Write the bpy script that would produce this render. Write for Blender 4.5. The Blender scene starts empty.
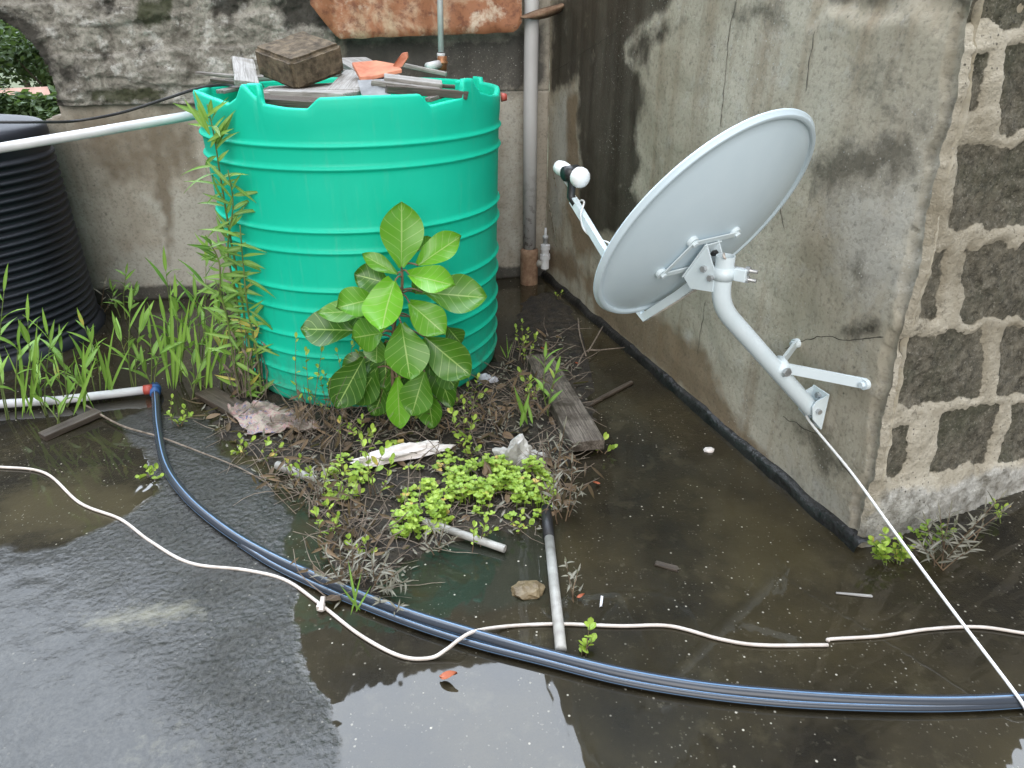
import bpy, math, random
from mathutils import Vector, Matrix, noise
R = math.radians
rnd = random.Random(11)
sc = bpy.context.scene
col = sc.collection
V = Vector
Z = V((0, 0, 1))

# ------------------------------------------------------------------ camera and measuring helpers
TH = R(27); SN, CS = math.sin(TH), math.cos(TH); F = 720.0; H = 1.5
O = V((0, 0, H))
cam = bpy.data.objects.new('camera', bpy.data.cameras.new('camera')); col.objects.link(cam)
cam.location = O; cam.rotation_euler = (R(90) - TH, 0, 0)
cam.data.sensor_width = 36; cam.data.lens = 36 * F / 1024; cam.data.clip_start = .02; cam.data.clip_end = 2000
sc.camera = cam

def ray(px, py):
    a = (px - 512) / F; v = (384 - py) / F
    return V((a, CS + v * SN, -SN + v * CS))
def at(px, py, z=0.0):
    d = ray(px, py); return O + d * ((z - H) / d.z)
def fwd(px, py, Y):
    d = ray(px, py); return O + d * (Y / d.y)
def onp(px, py, p0, n):
    d = ray(px, py); return O + d * ((p0 - O).dot(n) / d.dot(n))

# ------------------------------------------------------------------ node helper
class NT:
    def __init__(s, name):
        s.m = bpy.data.materials.new(name); s.m.use_nodes = True
        s.t = s.m.node_tree; s.t.nodes.clear()
        s.out = s.t.nodes.new('ShaderNodeOutputMaterial')
    def n(s, typ, ins=None, **props):
        nd = s.t.nodes.new('ShaderNode' + typ)
        for k, v in props.items(): setattr(nd, k, v)
        for k, v in (ins or {}).items(): s.put(nd.inputs[k], v)
        return nd
    def put(s, sock, v):
        if isinstance(v, bpy.types.NodeSocket): s.t.links.new(v, sock)
        elif isinstance(v, (tuple, list)) and len(v) == 3 and sock.type == 'RGBA': sock.default_value = (*v, 1)
        else: sock.default_value = v
    def obj(s): return s.n('TexCoord').outputs['Object']
    def uv(s): return s.n('TexCoord').outputs['UV']
    def pos(s): return s.n('NewGeometry').outputs['Position']
    def mapv(s, vec, scale=(1, 1, 1), loc=(0, 0, 0), rot=(0, 0, 0)):
        return s.n('Mapping', {'Vector': vec, 'Scale': scale, 'Location': loc, 'Rotation': rot}).outputs[0]
    def noise(s, vec, scale, detail=4, rough=.55, dist=0.0):
        return s.n('TexNoise', {'Vector': vec, 'Scale': scale, 'Detail': detail, 'Roughness': rough, 'Distortion': dist}).outputs[0]
    def vor(s, vec, scale, feature='F1', out='Distance', rand=1.0):
        return s.n('TexVoronoi', {'Vector': vec, 'Scale': scale, 'Randomness': rand}, feature=feature).outputs[out]
    def ramp(s, fac, *stops):
        nd = s.n('ValToRGB', {'Fac': fac}); e = nd.color_ramp.elements
        while len(e) < len(stops): e.new(.5)
        for el, (p, c) in zip(e, stops):
            el.position = p; el.color = (c, c, c, 1) if isinstance(c, (int, float)) else (*c, 1)
        return nd.outputs[0]
    def mix(s, a, b, fac, mode='MIX'):
        nd = s.t.nodes.new('ShaderNodeMix'); nd.data_type = 'RGBA'; nd.blend_type = mode
        s.put(nd.inputs[0], fac); s.put(nd.inputs[6], a); s.put(nd.inputs[7], b)
        return nd.outputs[2]
    def math(s, op, a, b=0.0, c=0.0, clamp=False):
        nd = s.n('Math', operation=op); nd.use_clamp = clamp
        s.put(nd.inputs[0], a); s.put(nd.inputs[1], b); s.put(nd.inputs[2], c)
        return nd.outputs[0]
    def attr(s, name): return s.n('Attribute', attribute_name=name).outputs['Fac']
    def bump(s, h, strength=.5, dist=.01, normal=None):
        ins = {'Height': h, 'Strength': strength, 'Distance': dist}
        if normal is not None: ins['Normal'] = normal
        return s.n('Bump', ins).outputs[0]
    def edge(s, val, nz, amt=.5, lo=.42, hi=.58):
        # a soft mask broken up by a noise
        w = s.math('ADD', val, s.math('MULTIPLY', s.math('SUBTRACT', nz, .5), amt))
        return s.ramp(w, (lo, 0), (hi, 1))
    def done(s, color, rough=.6, normal=None, **kw):
        ins = {'Base Color': color, 'Roughness': rough}
        if normal is not None: ins['Normal'] = normal
        ins.update({k.replace('_', ' '): v for k, v in kw.items()})
        b = s.n('BsdfPrincipled', ins)
        s.t.links.new(b.outputs[0], s.out.inputs['Surface'])
        return s.m

MT = {}
def simple(name, c1, c2, rough=.5, scale=8, bump=.2, bscale=40, bdist=.004, r2=None, **kw):
    t = NT(name); o = t.obj()
    nz = t.noise(o, scale, 6, .6)
    c = t.mix(c1, c2, t.ramp(nz, (.35, 0), (.68, 1)))
    rr = rough if r2 is None else t.math('ADD', rough, t.math('MULTIPLY', nz, r2 - rough))
    MT[name] = t.done(c, rr, t.bump(t.noise(o, bscale, 5, .6), bump, bdist), **kw)

simple('crack_dark', (.045, .04, .03), (.10, .09, .07), .9)
simple('tar', (.008, .008, .008), (.022, .021, .02), .35, 12, .8, 30, .01)
simple('black_plastic', (.005, .006, .012), (.014, .016, .024), .45, 3, .1, 60, .002, .65)
simple('pvc_white', (.52, .52, .54), (.68, .68, .69), .35, 6, .05)
simple('pvc_grey', (.38, .39, .40), (.56, .57, .57), .45, 9, .1)
simple('pvc_dirty', (.20, .19, .17), (.42, .41, .38), .5, 14, .1)
simple('cable_white', (.46, .40, .35), (.66, .60, .55), .45, 20, .05)
simple('cable_black', (.012, .012, .014), (.03, .03, .03), .5)
simple('red_plastic', (.32, .05, .035), (.45, .09, .07), .45, 20)
simple('blue_plastic', (.02, .07, .22), (.04, .12, .32), .4, 20)
simple('brass', (.30, .12, .05), (.42, .22, .12), .45, 40, .3, Metallic=.5)
simple('rust', (.16, .085, .05), (.30, .20, .13), .8, 30, .8, 90, .004)
simple('dish_white', (.61, .725, .80), (.66, .77, .84), .42, 5, .03, 200, .001)
simple('mount_paint', (.66, .75, .79), (.73, .81, .85), .33, 10, .05)
simple('bolt_metal', (.45, .46, .47), (.62, .62, .62), .3, 30, .1, Metallic=.7)
simple('black_clamp', (.012, .012, .013), (.03, .03, .03), .4)
simple('lnb_white', (.80, .80, .79), (.85, .85, .84), .3, 10, .02)
simple('soil', (.010, .0075, .005), (.050, .038, .023), .75, 18, 1.0, 70, .02)
simple('cinder', (.050, .036, .022), (.19, .145, .095), .9, 30, 1.0, 160, .006)
simple('tile_red', (.40, .13, .07), (.58, .24, .14), .75, 14, .4, 60, .004)
simple('slate', (.14, .145, .15), (.27, .275, .28), .7, 14, .5)
simple('twig', (.10, .075, .055), (.26, .21, .165), .8, 40, .4)
simple('stem_green', (.075, .12, .03), (.20, .24, .07), .6, 10, .1)
simple('stem_brown', (.10, .065, .04), (.22, .15, .09), .7, 30, .3)
simple('stone_brown', (.10, .07, .035), (.20, .15, .08), .55, 20, .6)
simple('foam', (.58, .53, .50), (.74, .69, .66), .8, 20, .25, 60, .004)
simple('bag', (.32, .31, .28), (.58, .57, .55), .5, 14, .4, 40, .006)
simple('dead_leaf', (.30, .07, .03), (.45, .15, .06), .6, 14, .3)
simple('bark', (.05, .04, .03), (.12, .095, .07), .85, 6, .6, 20, .03)
simple('house_wall', (.50, .42, .36), (.66, .58, .50), .8, 1)
simple('house_roof', (.30, .17, .13), (.44, .28, .22), .8, 1)
simple('hill', (.05, .075, .03), (.10, .11, .05), .9, .05, .4, .3, .3)
simple('water_glass', (.35, .36, .40), (.5, .5, .55), .2, 10)

t = NT('wood'); o = t.obj()
st = t.mapv(o, (3, 60, 60))
nz = t.noise(st, 2.2, 6, .65, .6); n2 = t.noise(o, 9, 4)
c = t.mix(t.mix((.085, .07, .06), (.32, .30, .275), t.ramp(nz, (.34, 0), (.62, 1))), (.06, .05, .035), t.ramp(n2, (.52, 0), (.72, .7)))
MT['wood'] = t.done(c, .8, t.bump(nz, .7, .006))
t = NT('wood_brown'); o = t.obj()
nz = t.noise(t.mapv(o, (3, 60, 60)), 2.2, 6, .65, .6); n2 = t.noise(o, 14, 5, .65)
c = t.mix((.045, .032, .022), (.21, .18, .15), t.ramp(nz, (.36, 0), (.64, 1)))
MT['wood_brown'] = t.done(t.mix(c, (.035, .026, .016), t.ramp(n2, (.46, 0), (.64, .85))), .7, t.bump(nz, .7, .006))
t = NT('wood_pale'); o = t.obj()
nz = t.noise(t.mapv(o, (3, 60, 60)), 2.0, 6, .65, .6); n2 = t.noise(o, 12, 4)
c = t.mix(t.mix((.15, .14, .125), (.37, .355, .335), t.ramp(nz, (.3, 0), (.6, 1))), (.16, .14, .11), t.ramp(n2, (.55, 0), (.75, .7)))
MT['wood_pale'] = t.done(c, .8, t.bump(nz, .6, .005))
t = NT('wood_wet'); o = t.obj()
nz = t.noise(t.mapv(o, (3, 50, 50)), 2.0, 6, .65, .6)
MT['wood_wet'] = t.done(t.mix((.028, .02, .014), (.10, .078, .06), t.ramp(nz, (.35, 0), (.65, 1))), .45, t.bump(nz, .7, .006))

# green tank: moulded plastic, dulled with dust and splashes low down
t = NT('green_plastic'); p = t.pos(); o = t.obj()
nz = t.noise(o, 5, 6, .6); n3 = t.noise(t.mapv(o, (30, 30, 3)), 1.5, 5, .6)
c = t.mix((.002, .50, .325), (.005, .57, .38), nz)
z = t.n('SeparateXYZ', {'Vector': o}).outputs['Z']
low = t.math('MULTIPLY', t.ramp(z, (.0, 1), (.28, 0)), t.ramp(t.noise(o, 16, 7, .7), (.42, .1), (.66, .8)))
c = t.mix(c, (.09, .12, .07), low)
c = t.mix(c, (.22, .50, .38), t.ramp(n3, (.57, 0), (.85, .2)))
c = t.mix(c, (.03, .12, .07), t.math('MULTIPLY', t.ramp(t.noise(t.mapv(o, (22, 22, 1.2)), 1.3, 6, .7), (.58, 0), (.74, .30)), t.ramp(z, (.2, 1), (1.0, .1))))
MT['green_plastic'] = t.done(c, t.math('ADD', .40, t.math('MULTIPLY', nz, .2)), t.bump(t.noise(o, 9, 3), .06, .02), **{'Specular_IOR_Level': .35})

# hose: black polyethylene with blue lines running along it
t = NT('hose'); u = t.n('SeparateXYZ', {'Vector': t.uv()}).outputs['X']
tri = t.math('PINGPONG', t.math('MULTIPLY', u, 4.0), .5)
stripe = t.ramp(tri, (.05, 1), (.09, 0))
MT['hose'] = t.done(t.mix((.030, .036, .046), (.12, .21, .34), stripe), .25)

# leaves: veins from the leaf's own UV
def leaf_mat(name, dark, light, vein, nv=7, vw=.05, gloss=.38, yellow=None):
    t = NT(name); x = t.n('SeparateXYZ', {'Vector': t.uv()})
    u = t.math('ABSOLUTE', x.outputs['X']); v = x.outputs['Y']
    oi = t.n('ObjectInfo').outputs['Random']; o = t.obj()
    nz = t.noise(o, 16, 4)
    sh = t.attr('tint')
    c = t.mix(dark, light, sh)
    c = t.mix(c, light, t.math('MULTIPLY', nz, .35))
    if yellow: c = t.mix(c, yellow, t.ramp(t.math('ADD', sh, t.math('MULTIPLY', nz, .2)), (.98, 0), (1.08, 1)))
    k = t.math('FRACT', t.math('SUBTRACT', t.math('MULTIPLY', v, nv), t.math('MULTIPLY', u, 1.5)))
    lat = t.math('MULTIPLY', t.ramp(t.math('ABSOLUTE', t.math('SUBTRACT', k, .5)), (vw * .4, 1), (vw * 1.6, 0)), .62)
    mid = t.ramp(u, (vw * .5, 1), (vw * 1.3, 0))
    ve = t.math('MAXIMUM', lat, mid)
    c = t.mix(c, vein, ve)
    b = t.n('BsdfPrincipled', {'Base Color': c, 'Roughness': gloss, 'Normal': t.bump(ve, -.25, .004)})
    tr = t.n('BsdfTranslucent', {'Color': t.mix(c, (.3, .5, .05), .3)})
    mx = t.n('MixShader', {0: .22, 1: b.outputs[0], 2: tr.outputs[0]})
    t.t.links.new(mx.outputs[0], t.out.inputs['Surface']); MT[name] = t.m
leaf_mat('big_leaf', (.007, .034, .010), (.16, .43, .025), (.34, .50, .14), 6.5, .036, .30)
leaf_mat('weed_leaf', (.05, .15, .02), (.26, .46, .06), (.30, .46, .12), .01, .10, .5, (.50, .40, .08))
leaf_mat('clover_leaf', (.13, .27, .025), (.40, .53, .07), (.42, .55, .12), .01, .04, .5, (.60, .42, .12))
leaf_mat('grey_leaf', (.07, .06, .042), (.21, .19, .14), (.34, .33, .28), .01, .14, .7)
leaf_mat('brown_leaf', (.03, .02, .012), (.20, .13, .075), (.16, .11, .06), 6, .04, .7)
leaf_mat('tree_leaf', (.022, .05, .016), (.07, .115, .04), (.07, .11, .04), .01, .02, .6)

# ------------------------------------------------------------------ mesh helper
class MB:
    def __init__(s): s.v = []; s.f = []; s.u = []; s.t = []; s.at = {}
    def pt(s, p): s.v.append(tuple(p)); return len(s.v) - 1
    def face(s, ids, uvs=None, tint=.5):
        s.f.append(tuple(ids)); s.u.append(uvs or [(.5, .5)] * len(ids)); s.t.append(tint)
    def grid(s, rows, closed=False, tint=.5):
        n = len(rows[0]); b = len(s.v)
        for r in rows:
            for p in r: s.pt(p)
        m = n if closed else n - 1; nr = len(rows)
        for i in range(nr - 1):
            for j in range(m):
                k = (j + 1) % n
                s.face((b + i * n + j, b + i * n + k, b + (i + 1) * n + k, b + (i + 1) * n + j),
                       [(j / m, i / (nr - 1)), ((j + 1) / m, i / (nr - 1)), ((j + 1) / m, (i + 1) / (nr - 1)), (j / m, (i + 1) / (nr - 1))], tint)
        return b
    def tube(s, path, rad, n=8, cap=True, tint=.5):
        path = [V(p) for p in path]
        if not isinstance(rad, (list, tuple)): rad = [rad] * len(path)
        fr = None; rows = []
        for i, p in enumerate(path):
            d = (path[min(i + 1, len(path) - 1)] - path[max(i - 1, 0)])
            if d.length < 1e-9: d = V((0, 0, 1))
            d.normalize()
            if fr is None:
                a = d.cross(Z) if abs(d.z) < .95 else d.cross(V((1, 0, 0)))
                fr = a.normalized()
            fr = (fr - d * fr.dot(d)).normalized(); g = d.cross(fr)
            rows.append([p + (fr * math.cos(2 * math.pi * k / n) + g * math.sin(2 * math.pi * k / n)) * rad[i] for k in range(n)])
        b = s.grid(rows, True, tint)
        if cap:
            s.face([b + k for k in range(n)][::-1], tint=tint)
            e = b + (len(path) - 1) * n; s.face([e + k for k in range(n)], tint=tint)
        return s
    def box(s, c, size, rot=None, jit=0.0, bev=0.0):
        c = V(c); rot = rot or Matrix.Identity(3)
        x, y, z = (q / 2 for q in size); ids = []
        for dz in (-z, z):
            for dx, dy in ((-x, -y), (x, -y), (x, y), (-x, y)):
                q = V((dx, dy, dz)) + V((rnd.uniform(-jit, jit), rnd.uniform(-jit, jit), rnd.uniform(-jit, jit)))
                ids.append(s.pt(c + rot @ q))
        a = ids
        for f in ((3, 2, 1, 0), (4, 5, 6, 7), (0, 1, 5, 4), (1, 2, 6, 5), (2, 3, 7, 6), (3, 0, 4, 7)):
            s.face([a[i] for i in f], [(0, 0), (1, 0), (1, 1), (0, 1)])
        return s
    def prism(s, poly, ext):
        ext = V(ext); n = len(poly)
        a = [s.pt(V(p)) for p in poly]; b = [s.pt(V(p) + ext) for p in poly]
        s.face(a[::-1]); s.face(b)
        for i in range(n):
            k = (i + 1) % n; s.face((a[i], a[k], b[k], b[i]))
        return s
    def lathe(s, prof, M=None, n=24):
        M = M or Matrix.Identity(4)
        s.grid([[M @ V((r * math.cos(2 * math.pi * k / n), r * math.sin(2 * math.pi * k / n), z)) for k in range(n)] for r, z in prof], True)
        return s
    def leaf(s, base, d, nrm, L, W, shape='lance', droop=.25, fold=.12, tint=.5, nl=6, wave=0.0):
        d = V(d).normalized(); nrm = V(nrm); nrm = (nrm - d * nrm.dot(d))
        if nrm.length < 1e-4: nrm = d.orthogonal()
        nrm.normalize(); sd = d.cross(nrm); b = len(s.v); base = V(base)
        us = (-1, -.5, 0, .5, 1) if W > .03 else (-1, 0, 1)
        ph = rnd.uniform(0, 6)
        for i in range(nl + 1):
            t_ = i / nl
            if shape == 'lance': w = (max(0, math.sin(math.pi * t_ ** .75))) ** .9
            elif shape == 'ovate': w = math.sin(math.pi * min(1, t_ ** 1.2 * .985 + .015)) ** .62
            elif shape == 'obovate': w = math.sin(math.pi * min(1, t_ ** 1.3 * .98 + .02)) ** .74
            elif shape == 'round': w = math.sqrt(max(0, 1 - (2 * t_ - 1) ** 2))
            else: w = math.sin(math.pi * t_ ** .6)
            w = max(w, .03) * W / 2
            cpt = base + d * (L * t_ * (1 - .15 * droop * t_)) - nrm * (droop * L * t_ * t_)
            for u in us:
                off = nrm * (abs(u) * fold * W * (1 if W < .03 else abs(u))) + nrm * (wave * W * math.sin(ph + t_ * 9 + u * 2) * abs(u))
                s.pt(cpt + sd * (u * w) + off)
        m = len(us)
        for i in range(nl):
            for j in range(m - 1):
                s.face((b + i * m + j, b + i * m + j + 1, b + (i + 1) * m + j + 1, b + (i + 1) * m + j),
                       [(us[j], i / nl), (us[j + 1], i / nl), (us[j + 1], (i + 1) / nl), (us[j], (i + 1) / nl)], tint)
        return s
    def build(s, name, m, parent=None, smooth=False, bevel=0.0, origin=None):
        me = bpy.data.meshes.new(name)
        org = V(origin) if origin is not None else V((0, 0, 0))
        if parent is None and origin is None and s.v:
            xs = [p[0] for p in s.v]; ys = [p[1] for p in s.v]; zs = [p[2] for p in s.v]
            org = V(((min(xs) + max(xs)) / 2, (min(ys) + max(ys)) / 2, min(zs)))
        if parent is not None: org = V(parent['org'])
        me.from_pydata([tuple(V(p) - org) for p in s.v], [], s.f)
        ul = me.uv_layers.new(name='UVMap'); k = 0
        buf = [c for u in s.u for q in u for c in q]; ul.data.foreach_set('uv', buf)
        ta = me.attributes.new('tint', 'FLOAT', 'FACE'); ta.data.foreach_set('value', s.t)
        for nme, vals in s.at.items():
            a_ = me.attributes.new(nme, 'FLOAT', 'POINT'); a_.data.foreach_set('value', vals)
        me.materials.append(MT[m] if isinstance(m, str) else m)
        if smooth: me.polygons.foreach_set('use_smooth', [True] * len(me.polygons))
        me.update()
        ob = bpy.data.objects.new(name, me); col.objects.link(ob)
        if parent is not None: ob.parent = parent
        else: ob.location = org
        ob['org'] = tuple(org)
        if bevel:
            md = ob.modifiers.new('bevel', 'BEVEL'); md.width = bevel; md.segments = 2; md.limit_method = 'ANGLE'
        return ob

def tag(o, label, cat, group=None):
    o['label'] = label; o['category'] = cat
    if group: o['group'] = group
    return o
def thing(name, loc, label, cat, group=None):
    o = bpy.data.objects.new(name, None); col.objects.link(o); o.location = loc; o['org'] = tuple(loc)
    o.empty_display_size = .05
    return tag(o, label, cat, group)
def kind(o, k): o['kind'] = k; return o
def fbm(p, sc_=1.0, oct_=4):
    return noise.fractal(V(p) * sc_, .9, 2.0, oct_)
def catmull(P, n=8):
    P = [V(p) for p in P]; out = []
    Q = [P[0] * 2 - P[1]] + P + [P[-1] * 2 - P[-2]]
    for i in range(1, len(Q) - 2):
        for k in range(n):
            t_ = k / n; a, b, c_, d = Q[i - 1], Q[i], Q[i + 1], Q[i + 2]
            out.append(.5 * ((2 * b) + (c_ - a) * t_ + (2 * a - 5 * b + 4 * c_ - d) * t_ ** 2 + (3 * b - a - 3 * c_ + d) * t_ ** 3))
    out.append(P[-1]); return out
def inpoly(x, y, P):
    r = False; n = len(P)
    for i in range(n):
        x0, y0 = P[i]; x1, y1 = P[i - 1]
        if (y0 > y) != (y1 > y) and x < (x1 - x0) * (y - y0) / (y1 - y0) + x0: r = not r
    return r
def sdf(x, y, P):
    dm = 1e9; n = len(P)
    for i in range(n):
        x0, y0 = P[i]; x1, y1 = P[i - 1]
        dx, dy = x1 - x0, y1 - y0; L = dx * dx + dy * dy
        k = max(0, min(1, ((x - x0) * dx + (y - y0) * dy) / L)) if L else 0
        dm = min(dm, (x - x0 - k * dx) ** 2 + (y - y0 - k * dy) ** 2)
    dm = math.sqrt(dm)
    return dm if inpoly(x, y, P) else -dm          # positive inside
def soft(x, y, P, w):
    return max(0, min(1, .5 + .5 * sdf(x, y, P) / w))

# ------------------------------------------------------------------ materials of the masonry
def plaster(name, base1, base2, damp, brown):
    t = NT(name); p = t.pos()
    big = t.noise(p, 1.7, 6, .6); mid = t.noise(p, 9, 6, .65); fine = t.noise(p, 60, 6, .7)
    run = t.noise(t.mapv(p, (9, 9, .8)), 1.0, 5, .6)
    c = t.mix(base1, base2, t.ramp(big, (.36, 0), (.64, 1)))
    c = t.mix(c, brown, t.ramp(run, (.50, 0), (.72, .55)))
    c = t.mix(c, (.44, .42, .375), t.ramp(mid, (.56, 0), (.74, .6)))
    c = t.mix(c, (.10, .092, .07), t.ramp(t.noise(p, 22, 5, .7), (.62, 0), (.72, .6)))
    a = t.edge(t.attr('pale'), t.noise(p, 13, 8, .72), 1.5, .35, .9); c = t.mix(c, (.43, .415, .37), t.math('MULTIPLY', a, .7))
    a = t.edge(t.attr('brown'), t.noise(p, 15, 8, .7), 1.2, .35, .8); c = t.mix(c, brown, t.math('MULTIPLY', a, .85))
    a = t.edge(t.attr('grey'), t.noise(p, 17, 8, .72), 1.3, .38, .82); c = t.mix(c, (.115, .103, .075), t.math("MULTIPLY", a, .9))
    a = t.edge(t.attr('damp'), t.noise(p, 10, 8, .7), 1.5, .34, .86)
    c = t.mix(c, damp, t.math('MULTIPLY', a, t.math('ADD', .72, t.math('MULTIPLY', run, .35), clamp=True)))
    pit = t.ramp(t.vor(t.mix(p, t.n('TexNoise', {'Vector': p, 'Scale': 30.0}).outputs['Color'], .03), 42), (.05, .8), (.15, 0))
    pit = t.math('MULTIPLY', pit, t.ramp(t.noise(p, 4.1, 4), (.54, 0), (.64, .8)))
    c = t.mix(c, (.035, .032, .025), pit)
    c = t.mix(c, (.55, .54, .50), t.math('MULTIPLY', t.ramp(t.vor(t.mapv(p, loc=(3, 1, 2)), 46), (.08, 1), (.14, 0)), t.ramp(big, (.5, 0), (.58, .8))))
    c = t.mix((.02, .02, .018), c, t.ramp(fine, (.28, .55), (.5, 1)))
    grit = t.noise(p, 130, 4, .75)
    c = t.mix(c, (.07, .06, .045), t.math('MULTIPLY', t.ramp(grit, (.60, 0), (.70, .6)), t.ramp(mid, (.42, .05), (.64, 1))))
    c = t.mix(c, (.56, .53, .46), t.math('MULTIPLY', t.ramp(grit, (.30, .6), (.40, 0)), t.ramp(big, (.42, 0), (.62, 1))))
    h = t.math('ADD', t.math('MULTIPLY', mid, .6), t.math('ADD', t.math('MULTIPLY', fine, .25), t.math('MULTIPLY', pit, -.35)))
    MT[name] = t.done(c, t.math('SUBTRACT', .85, t.math('MULTIPLY', a, .3)), t.bump(h, .75, .012))
plaster('plaster', (.335, .295, .218), (.47, .43, .345), (.020, .015, .008), (.20, .140, .080))
plaster('plaster_back', (.31, .275, .225), (.44, .405, .345), (.035, .032, .027), (.17, .135, .095))

t = NT('blocks'); p = t.pos()
mid = t.noise(p, 14, 6, .7); fine = t.noise(p, 80, 5, .7); big = t.noise(p, 4, 5, .6)
k = t.edge(t.attr('block'), mid, .35, .40, .56)
mort = t.mix((.36, .315, .235), (.60, .545, .44), t.ramp(big, (.35, 0), (.62, 1)))
mort = t.mix(mort, (.17, .15, .11), t.ramp(t.noise(p, 26, 7, .75), (.56, 0), (.68, .85)))
stn = t.mix((.055, .049, .034), (.25, .225, .17), t.ramp(t.noise(p, 22, 8, .78), (.38, 0), (.66, 1)))
stn = t.mix(stn, (.05, .056, .028), t.ramp(big, (.5, 0), (.66, .6)))
stn = t.mix(stn, (.36, .33, .27), t.ramp(t.noise(p, 110, 5, .78), (.56, 0), (.66, .8)))
stn = t.mix(stn, (.02, .019, .013), t.ramp(t.noise(p, 70, 6, .78), (.56, 0), (.66, .9)))
foot = t.edge(t.attr('foot'), t.noise(p, 20, 7, .72), 1.3, .36, .9)
mort = t.mix(mort, t.mix((.20, .185, .15), (.62, .60, .55), t.ramp(t.noise(p, 16, 8, .74), (.36, 0), (.60, 1))), foot)
c = t.mix(mort, stn, k)
pit = t.ramp(t.vor(p, 50), (.10, 1), (.2, 0))
c = t.mix(c, (.03, .027, .02), t.math('MULTIPLY', pit, t.ramp(big, (.42, 0), (.6, .8))))
MT['blocks'] = t.done(c, .88, t.bump(t.math('ADD', mid, t.math('MULTIPLY', fine, .9)), 1.0, .016))

t = NT('rubble'); p = t.pos()
mid = t.noise(p, 8, 7, .7, .5); fine = t.noise(p, 55, 6, .7); big = t.noise(p, 3, 5, .6)
c = t.mix((.17, .155, .13), (.47, .445, .395), t.ramp(mid, (.36, 0), (.60, 1)))
c = t.mix(c, (.70, .69, .66), t.ramp(t.noise(p, 10, 7, .7), (.54, 0), (.64, .85)))
c = t.mix(c, (.04, .035, .028), t.ramp(t.noise(t.mapv(p, (1, 1, 2)), 17, 7, .75), (.62, 0), (.68, .9)))
c = t.mix(c, (.05, .058, .022), t.math('MULTIPLY', t.edge(t.attr('moss'), t.noise(p, 19, 7, .7), 1.5, .36, .8), .85))
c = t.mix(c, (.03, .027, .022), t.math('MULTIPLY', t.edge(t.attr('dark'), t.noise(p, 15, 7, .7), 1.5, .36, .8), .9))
c = t.mix((.02, .018, .015), c, t.ramp(fine, (.3, .5), (.52, 1)))
MT['rubble'] = t.done(c, .9, t.bump(t.math('ADD', mid, t.math('MULTIPLY', fine, .4)), 1.0, .03))

t = NT('rusty_sheet'); p = t.obj()
b = t.noise(p, 4.5, 7, .65, .4); m2 = t.noise(p, 22, 6, .7)
c = t.mix((.50, .38, .26), (.30, .125, .06), t.ramp(b, (.34, 0), (.50, 1)))
c = t.mix(c, (.13, .045, .025), t.ramp(m2, (.48, 0), (.66, .85)))
c = t.mix(c, (.62, .53, .42), t.ramp(t.noise(p, 6, 6, .65), (.58, 0), (.68, .8)))
MT['rusty_sheet'] = t.done(c, .75, t.bump(m2, .5, .004))

t = NT('old_downpipe'); p = t.obj()
zc = t.n('SeparateXYZ', {'Vector': p}).outputs['Z']
nz = t.noise(p, 26, 5, .65)
fl = t.math('MULTIPLY', t.ramp(nz, (.52, 0), (.57, 1)), t.ramp(zc, (.0, 1), (.75, 0)))
c = t.mix(t.mix((.40, .39, .385), (.54, .53, .53), t.noise(p, 5, 4)), (.06, .04, .03), fl)
MT['old_downpipe'] = t.done(c, .55, t.bump(nz, .2, .004))

# rag with a worn print
t = NT('rag'); p = t.obj(); a = t.noise(p, 24, 4, .6, 1.5)
c = t.ramp(a, (.3, (.30, .25, .21)), (.47, (.38, .33, .27)), (.54, (.33, .16, .17)), (.58, (.44, .38, .33)), (.63, (.06, .07, .20)), (.72, (.40, .35, .30)))
MT['rag'] = t.done(t.mix(c, (.10, .08, .055), t.ramp(t.noise(p, 11, 5), (.45, 0), (.62, .8))), .9, t.bump(a, .5, .008))

# wet roof floor: matt slab under a film of water
t = NT('wet_floor'); p = t.pos()
big = t.noise(p, 1.6, 6, .6); mid = t.noise(p, 10, 6, .65); fine = t.noise(p, 85, 5, .7); grit = t.noise(p, 190, 3, .6)
rg = t.edge(t.attr('rough'), mid, .5, .38, .62)
c = t.mix((.006, .0045, .0018), (.034, .026, .010), t.ramp(big, (.36, 0), (.66, 1)))
c = t.mix(c, (.060, .050, .027), t.ramp(t.noise(p, 5.5, 6, .65), (.56, 0), (.74, .7)))
c = t.mix(c, (.085, .075, .050), t.ramp(t.noise(p, 31, 5, .7), (.60, 0), (.72, .55)))
c = t.mix(c, (.06, .048, .022), t.math('MULTIPLY', t.edge(t.attr('algae'), mid, 1.2, .35, .9), .6))
c = t.mix(c, (.012, .018, .011), t.math('MULTIPLY', t.edge(t.attr('murk'), mid, .8, .35, .7), .6))
rc = t.mix((.012, .012, .010), (.050, .048, .042), t.math('MULTIPLY', t.ramp(fine, (.35, 0), (.62, 1)), t.ramp(mid, (.3, .35), (.65, 1))))
rc = t.mix(rc, (.15, .14, .10), t.math('MULTIPLY', t.edge(t.attr('dry'), t.noise(p, 26, 7, .72), 1.5, .45, 1.1), .75))
c = t.mix(c, rc, rg)
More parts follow.
